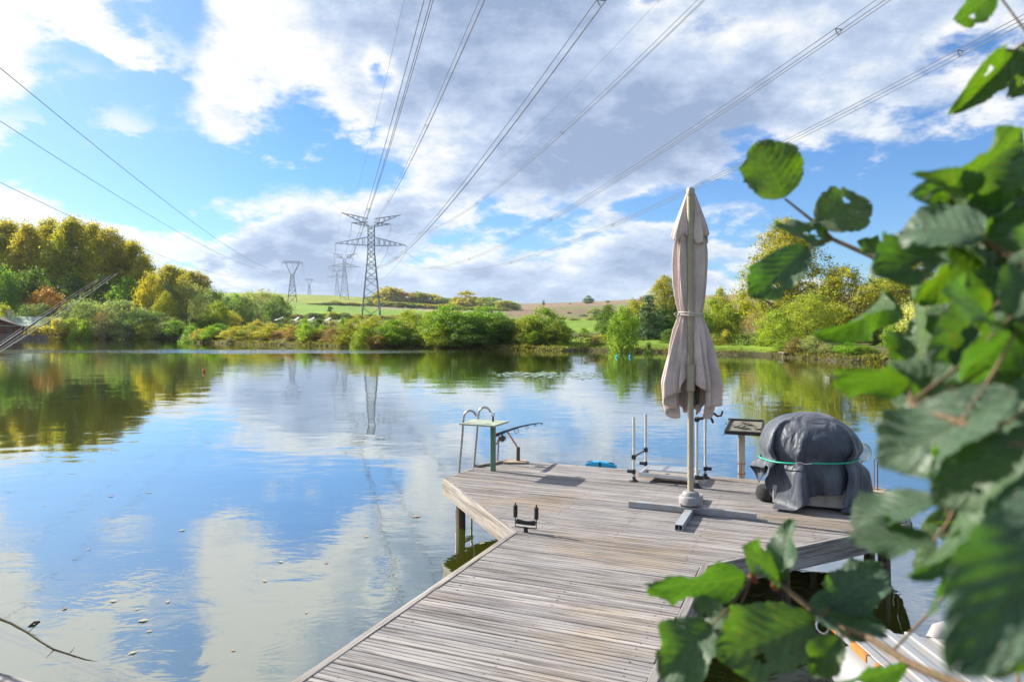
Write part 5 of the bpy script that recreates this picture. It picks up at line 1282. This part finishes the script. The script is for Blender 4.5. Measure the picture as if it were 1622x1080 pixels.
m = MB(); m.tube([B_ - wx * .03 - up * .01 + wy * .02, B_ + wx * .02 + up * .035 - wy * .02, B_ + wx * .06 + up * .05 - wy * .03], [.045, .05, .045], 14); m.build('fender', MATS['white_metal'], gw_, smooth=True)
m = MB(); q = A - wx * .05 - up * .02; m.tube([q + Vector((.035 * math.cos(t), .02 * math.sin(t), .03 * math.sin(t))) for t in np.linspace(0, 6.28, 12)], .006, 6); m.tube([q + Vector((.03, 0, 0)), A], .008, 6); m.build('mooring_ring', MATS['steel_hook'], gw_)

# ------------------------------------------------------------------ alder whose branches hang into the picture at the right
def alder_leaf(name, seed, curl, fold, wave, holes=()):
    """broad blunt leaf: uneven toothed margin, chewed notches, corrugated between the side veins"""
    rg = np.random.default_rng(seed + 40); NR_, NC = 34, 14; vs, uvs, fs = [], [], []
    tw = rg.uniform(-.3, .3); lob = rg.uniform(0, 6.28, (2, 3)); teeth = rg.uniform(-.045, .055, (2, NR_ + 1)); side_bend = rg.uniform(-.12, .12)
    bites = [(rg.integers(0, 2), rg.uniform(.35, .95), rg.uniform(.03, .07), rg.uniform(.10, .26)) for _ in range(3)]
    for r_ in range(NR_ + 1):
        t = r_ / NR_
        hw0 = .5 * (math.sin(math.pi * min(1, t ** .86)) ** .60) if 0 < t < 1 else .012
        for c in range(NC + 1):
            s_ = (c / NC - .5) * 2; sd = 1 if s_ > 0 else 0; a_ = abs(s_)
            edge = 1 + .09 * math.sin(t * 5.5 + lob[sd, 0]) + .06 * math.sin(t * 12 + lob[sd, 1]) + (.055 if r_ % 4 == 0 else (-.02 if r_ % 2 else .012)) + teeth[sd, r_]
            for (bs, bt, bw, bd) in bites:
                if bs == sd: edge -= bd * math.exp(-((t - bt) / bw) ** 2)
            x = s_ * hw0 * (1 + (edge - 1) * a_ ** 3) + side_bend * t * t
            y = t + .05 * a_ * math.sin(math.pi * t) - .07 * math.exp(-((t - 1) / .06) ** 2) * (1 - a_)
            veins = .019 * math.cos(2 * math.pi * 8 * (t - .31 * a_)) * min(1, a_ * 3) * (1 - .4 * a_)
            z = fold * abs(x) ** 1.2 - curl * (t - .2) ** 2 + wave * (math.sin(t * 8 + seed + s_ * 1.5) + .6 * math.sin(t * 15 + 2 * seed + 3 * sd)) * a_ ** 2 + veins + tw * x * t
            vs.append((x, y, z)); uvs.append((c / NC, t))
    for r_ in range(NR_):
        for c in range(NC):
            t, q = (r_ + .5) / NR_, (c + .5) / NC
            if any(((t - ht) / hr) ** 2 + ((q - hq) / (hr * 1.1)) ** 2 < 1 for ht, hq, hr in holes): continue
            i = r_ * (NC + 1) + c; fs.append((i, i + 1, i + NC + 2, i + NC + 1))
    me = bpy.data.meshes.new(name); me.from_pydata(vs, [], fs); uv = me.uv_layers.new(name='UVMap')
    for l in me.loops: uv.data[l.index].uv = uvs[l.vertex_index]
    me.polygons.foreach_set('use_smooth', [True] * len(me.polygons)); me.materials.append(MATS['alder_leaf']); return me
LEAVES = [alder_leaf('leaf', i, *q) for i, q in enumerate(((.10, .18, .045, ((.62, .30, .05),)), (.22, .30, .07, ()), (.05, .12, .05, ()), (.40, .50, .08, ((.5, .7, .05),)), (-.12, .25, .06, ((.30, .62, .06), (.42, .55, .05), (.22, .45, .035))), (.15, .35, .09, ()), (.30, .10, .06, ((.7, .6, .06),))))]
ab = Vector((1.5, -.45, 0)); ab.z = ground_z(ab.x, ab.y) - .05
al = thing('alder_tree', 'alder tree whose leafy twigs hang in close at the right edge of the view', 'tree', ab)
tk = [Vector((1.5, -.45, ab.z)), Vector((1.45, -.25, -1.1)), Vector((1.36, 0, -.5)), Vector((1.3, .12, .0)), Vector((1.24, .25, .6)), Vector((1.2, .35, 1.2))]
m = MB(); m.tube(tk, [.075, .062, .054, .047, .04, .03], 12); m.build('trunk', MATS['bark'], al, smooth=True)
BR = [
    [(1950, 640, .72), (1700, 548, .77), (1560, 484, .85), (1470, 446, .92), (1392, 411, .97), (1319, 379, 1.0), (1290, 352, 1.02), (1243, 315, 1.03)],
    [(1950, 1190, .58), (1700, 1130, .62), (1520, 1085, .68), (1440, 1050, .72), (1380, 1012, .76), (1310, 985, .80), (1252, 938, .84), (1212, 908, .86), (1182, 914, .88)],
    [(1960, 780, .42), (1720, 735, .44), (1600, 702, .47), (1500, 662, .50), (1440, 640, .53)],
    [(1950, 20, .80), (1720, 20, .80), (1650, 50, .82), (1600, 84, .85)],
    [(1950, 430, .58), (1720, 400, .60), (1620, 420, .64), (1545, 374, .68), (1520, 345, .70), (1500, 300, .72)],
    [(1950, 900, .50), (1700, 880, .52), (1600, 850, .54), (1520, 800, .57), (1480, 770, .60)],
]
branches = []
for pts in BR:
    P = [at(*q) for q in pts]; r0 = P[0]; zt = max(-1.0, min(1.15, r0.z)); 
    k = min(range(len(tk) - 1), key=lambda i: abs((tk[i].z + tk[i + 1].z) / 2 - zt)); f = max(0, min(1, (zt - tk[k].z) / (tk[k + 1].z - tk[k].z))); J = tk[k].lerp(tk[k + 1], f)
    path = [J, J.lerp(r0, .5) + Vector((0, 0, .04))] + P
    m = MB(); n = len(path); m.tube(path, [.0065 * (1 - .84 * i / (n - 1)) + .0006 for i in range(n)], 8)
    branches.append((m, P, []))
def nearest(p):
    best = None
    for bi, (m, P, _) in enumerate(branches):
        for a, c in zip(P, P[1:]):
            d = c - a; f = max(0, min(1, (p - a).dot(d) / d.length_squared)); q = a + d * f; e = (q - p).length
            if best is None or e < best[0]: best = (e, bi, q)
    return best
# u,v of leaf base, u,v of tip, width (px), depth, change of depth to the tip, tilt of the face (right, up, towards the eye), shape
LV = [
    (1243, 313, 1198, 224, 96, 1.03, .00, (-.2, .25, 1), 2), (1292, 352, 1376, 312, 84, 1.01, -.02, (.1, .5, 1), 0), (1318, 381, 1222, 362, 58, 1.0, .02, (.1, .7, 1), 4), (1280, 392, 1192, 474, 66, .99, .0, (-.5, .3, 1), 0), (1400, 404, 1362, 378, 30, .97, .0, (0, .4, 1), 1),
    (1545, 372, 1390, 436, 92, .70, -.02, (.1, 1.1, .8), 0), (1528, 352, 1490, 262, 44, .70, -.05, (.9, .2, .6), 3), (1500, 296, 1645, 216, 80, .68, .0, (.1, -.5, 1), 1), (1545, 372, 1640, 312, 84, .66, .05, (.2, -.6, 1), 0), (1590, 482, 1505, 388, 96, .64, .02, (.3, .5, 1), 2), (1602, 505, 1640, 378, 66, .55, .0, (-.3, .9, .7), 0),
    (1405, 462, 1322, 548, 66, .88, -.04, (.2, -.7, 1), 3), (1440, 440, 1468, 622, 74, .80, -.05, (.9, -.3, .7), 0), (1446, 600, 1318, 606, 72, .60, .0, (.1, -.6, 1), 2), (1612, 622, 1392, 742, 130, .48, .03, (.1, 1.2, .6), 0), (1622, 505, 1502, 622, 118, .50, .05, (.3, .4, 1), 1), (1548, 520, 1472, 592, 46, .60, 0, (.2, 1.2, .5), 1),
    (1640, 690, 1482, 806, 96, .46, .02, (.3, 1.1, .6), 0), (1480, 790, 1345, 832, 84, .60, .03, (.2, 1.2, .6), 0), (1482, 858, 1342, 852, 78, .58, .02, (.1, 1.3, .6), 2), (1532, 762, 1488, 932, 72, .56, -.03, (.8, .5, .6), 3), (1502, 882, 1474, 978, 52, .60, 0, (.5, -.5, .8), 0),
    (1740, 760, 1512, 1072, 170, .34, -.02, (-.2, 1.0, .7), 2), (1700, 860, 1580, 1085, 130, .38, 0, (.4, 1.1, .5), 0), (1236, 922, 1252, 818, 48, .85, .02, (-.7, .7, .6), 1), (1236, 922, 1180, 872, 60, .85, -.03, (.4, .9, .7), 0),
    (1182, 914, 1022, 936, 84, .88, .0, (.1, -.45, 1), 2), (1128, 990, 1040, 1066, 86, .80, -.02, (-.1, .9, .8), 1), (1290, 985, 1142, 1048, 108, .80, -.05, (.1, .9, .8), 0), (1278, 958, 1408, 992, 96, .82, -.03, (.1, 1.1, .7), 0), (1312, 960, 1400, 892, 84, .80, .05, (.1, 1.0, .8), 2),
    (1440, 1052, 1318, 1092, 62, .72, 0, (.1, -.4, 1), 0), (1332, 1008, 1280, 1068, 52, .76, 0, (-.2, .6, .9), 1), (1160, 985, 1095, 960, 44, .82, .04, (.2, .2, 1), 0),
    (1612, 78, 1532, 168, 58, .85, -.02, (.5, .6, .8), 3), (1580, -15, 1516, 38, 54, .84, 0, (0, -.4, 1), 0), (1650, 60, 1606, 158, 60, .82, 0, (.3, .6, .8), 0), (1545, 372, 1460, 480, 88, .74, 0, (.3, .1, 1), 1), (1500, 662, 1420, 560, 70, .56, .02, (.2, .5, .9), 3),
]
lr = random.Random(21)
for k in range(26):
    bu_, bv_ = lr.uniform(1560, 1720), lr.uniform(330, 900); ang = lr.uniform(2.0, 4.4); L_ = lr.uniform(110, 180)
    LV.append((bu_, bv_, bu_ + L_ * math.cos(ang), bv_ + L_ * math.sin(ang) * .9 + 20, L_ * lr.uniform(.6, .85), lr.uniform(.52, .80), lr.uniform(-.06, .06), (lr.uniform(-.5, .5), lr.uniform(.1, 1.3), lr.uniform(.4, 1)), lr.randrange(7)))
for (u0, v0, u1, v1, wp, d, dd, face, sh) in LV:
    p = at(u0, v0, d); q = at(u1, v1, d + dd); Y = q - p; Ln = Y.length; Y = Y.normalized()
    N = Vector((face[0], -face[2], face[1])).normalized(); N = (N - Y * N.dot(Y)).normalized(); X = Y.cross(N)
    W = wp / F * d; M = Matrix(((X.x * W, Y.x * Ln, N.x * Ln, p.x), (X.y * W, Y.y * Ln, N.y * Ln, p.y), (X.z * W, Y.z * Ln, N.z * Ln, p.z), (0, 0, 0, 1)))
    e, bi, at_ = nearest(p); m, P, lst = branches[bi]
    if e > .002: m.tube([at_, at_.lerp(p, .5) + Vector((0, 0, -.03 * e)), p + Y * Ln * .03], [.0016, .0012, .0010], 6)
    lst.append((M, sh))
for (m, P, lst) in branches:
    bo = m.build('branch', MATS['twig'], al, smooth=True)
    for (M, sh) in lst:
        o = bpy.data.objects.new('leaf', LEAVES[sh]); C.objects.link(o); o.parent = bo
        o.matrix_local = Matrix.Translation(-ab) @ M
# leaf buds on the lower twig
for (u, v, d) in ((1198, 922, .86), (1232, 935, .85)):
    q = at(u, v, d); m = MB(); m.tube([q, q + Vector((-.004, 0, .006)), q + Vector((-.007, 0, .013))], [.003, .0045, .001], 8); m.build('bud', MATS['drift_leaf_red'], al, smooth=True)

# ------------------------------------------------------------------ afloat
def float_leaf(u, v, s, mt, lab):
    p = on_water(u, v); rgl = random.Random(int(u * 7 + v)); a0 = rgl.uniform(0, 6.28); m = MB(); n = 12
    vs = [Vector((0, 0, .006))]
    for i in range(n):
        t = 2 * math.pi * i / n; r_ = s * (.5 + .12 * math.cos(5 * t + a0)) * (1 if i % 2 else .82); x, y = r_ * math.cos(t) * 1.25, r_ * math.sin(t) * .7
        vs.append(Vector((x * math.cos(a0) - y * math.sin(a0), x * math.sin(a0) + y * math.cos(a0), .004 + abs(y) * .25)))
    m.add([p + q for q in vs], [(0, 1 + i, 1 + (i + 1) % n) for i in range(n)])
    o = m.build('floating_leaf', MATS[mt]); tag(o, lab, 'leaf', 'leaves drifting on the near water')
for (u, v, s, mt) in [(176, 786, .09, 'r'), (102, 964, .07, 'r'), (55, 988, .05, 'r'), (217, 965, .05, 'p'), (236, 1000, .05, 'd'), (227, 983, .09, 'p'), (420, 920, .06, 'p'), (485, 970, .04, 'd'), (764, 861, .10, 'p'), (236, 780, .09, 'p'), (288, 840, .09, 'p'), (180, 952, .07, 'p'), (440, 764, .06, 'd'),
                       (370, 1030, .04, 'd'), (210, 1034, .07, 'p'), (266, 953, .06, 'p'), (660, 818, .12, 'd'), (72, 800, .05, 'd'), (580, 850, .07, 'd'), (517, 892, .05, 'r'), (330, 700, .10, 'd'), (445, 890, .07, 'p'), (1300, 1068, .05, 'p'), (1290, 1050, .05, 'd'), (600, 790, .07, 'p'), (140, 870, .05, 'd')]:
    float_leaf(u, v, s * .62, {'r': 'drift_leaf_red', 'd': 'drift_leaf', 'p': 'drift_leaf_pale'}[mt], {'r': 'dark red dead leaf afloat on the near water', 'd': 'brown dead leaf afloat on the near water', 'p': 'pale yellowed leaf afloat on the near water'}[mt])
# twig in the water, lower left
tw = [on_water(u, v) + up * z for u, v, z in ((-80, 905, .02), (-30, 950, .010), (0, 980, .006), (18, 987, .005), (45, 1002, .005), (65, 1016, .004), (85, 1028, .004), (110, 1036, .003), (135, 1044, .002), (165, 1049, -.004))]
m = MB(); m.tube(tw, [.007, .006, .0055, .005, .0045, .004, .0036, .0032, .003, .002], 8)
for i, s in ((4, .05), (6, -.04), (7, .03)): m.tube([tw[i], tw[i] + Vector((s * .5, s, .03))], [.003, .001], 5)
tag(m.build('floating_twig', MATS['wet_wood'], smooth=True), 'dark bent twig lying in the water at the near left', 'twig')
p = on_water(54, 988); m = MB(); m.tube([p + Vector((-.01, -.04, .0)), p + Vector((0, 0, .012)), p + Vector((.012, .04, .002))], [.006, .008, .004], 7); tag(m.build('floating_twig', MATS['wet_wood'], smooth=True), 'short dark stub of wood afloat beside the bent twig', 'twig')
# angling floats
for (u, v, mt, lab) in ((323, 589, 'red_plastic', 'slim red fishing float upright on the left of the lake'), (977, 566, 'teal_plastic', 'teal fishing float near the lawn edge, left one of two'), (998, 566, 'blue_plastic', 'blue fishing float near the lawn edge beside the teal one')):
    p = on_water(u, v); k = p.y / 40
    o = thing('fishing_float', lab, 'float', p); m = MB(); m.lathe(p + up * -.06, [(.01, 0), (.07 * k, .06), (.08 * k, .12), (.05 * k, .18), (.015, .22)], 10); m.build('body', MATS[mt], o, smooth=True); m = MB(); m.tube([p + up * .15, p + up * .34], .02, 6); m.build('antenna', MATS[mt], o)
# lily pads
def lilies():
    rg = np.random.default_rng(9); m = MB()
    for k in range(230):
        u = rg.uniform(780, 950); v = 594.5 + rg.normal() * 2.6 + (u - 860) * .012
        if rg.uniform() < .35: u = rg.uniform(800, 880); v = 592 + rg.normal() * 1.3
        p = on_water(u, v); r_ = rg.uniform(.07, .16); n = 9; a0 = rg.uniform(0, 6.28)
        t_ = rg.normal(0, .05, 2)
        vs = [p + Vector((0, 0, .006))] + [p + Vector((r_ * math.cos(a0 + i * .66), r_ * math.sin(a0 + i * .66), .010 + abs(t_[0]) * r_ * (1 + math.cos(a0 + i * .66)))) for i in range(n)]
        m.add(vs, [(0, 1 + i, 2 + i) for i in range(n - 1)])
    tag(m.build('lily_pads', MATS['lily']), 'patch of pale lily pads on the middle of the lake', 'lily pads', kind='stuff')
lilies()

# ------------------------------------------------------------------ the air over the valley
m = MB(); m.frame_box((0, 0, 52), (4600, 0, 0), (0, 4600, 0), (0, 0, 62))
hm, w, out = new_mat('haze'); pv = w.n('ShaderNodeVolumePrincipled'); pv.inputs['Color'].default_value = (.80, .89, 1, 1); pv.inputs['Density'].default_value = .00010; pv.inputs['Anisotropy'].default_value = .25
w.t.links.new(pv.outputs[0], out.inputs['Volume'])
tag(m.build('haze', hm), 'thin bluish haze over the valley', 'haze', kind='stuff')
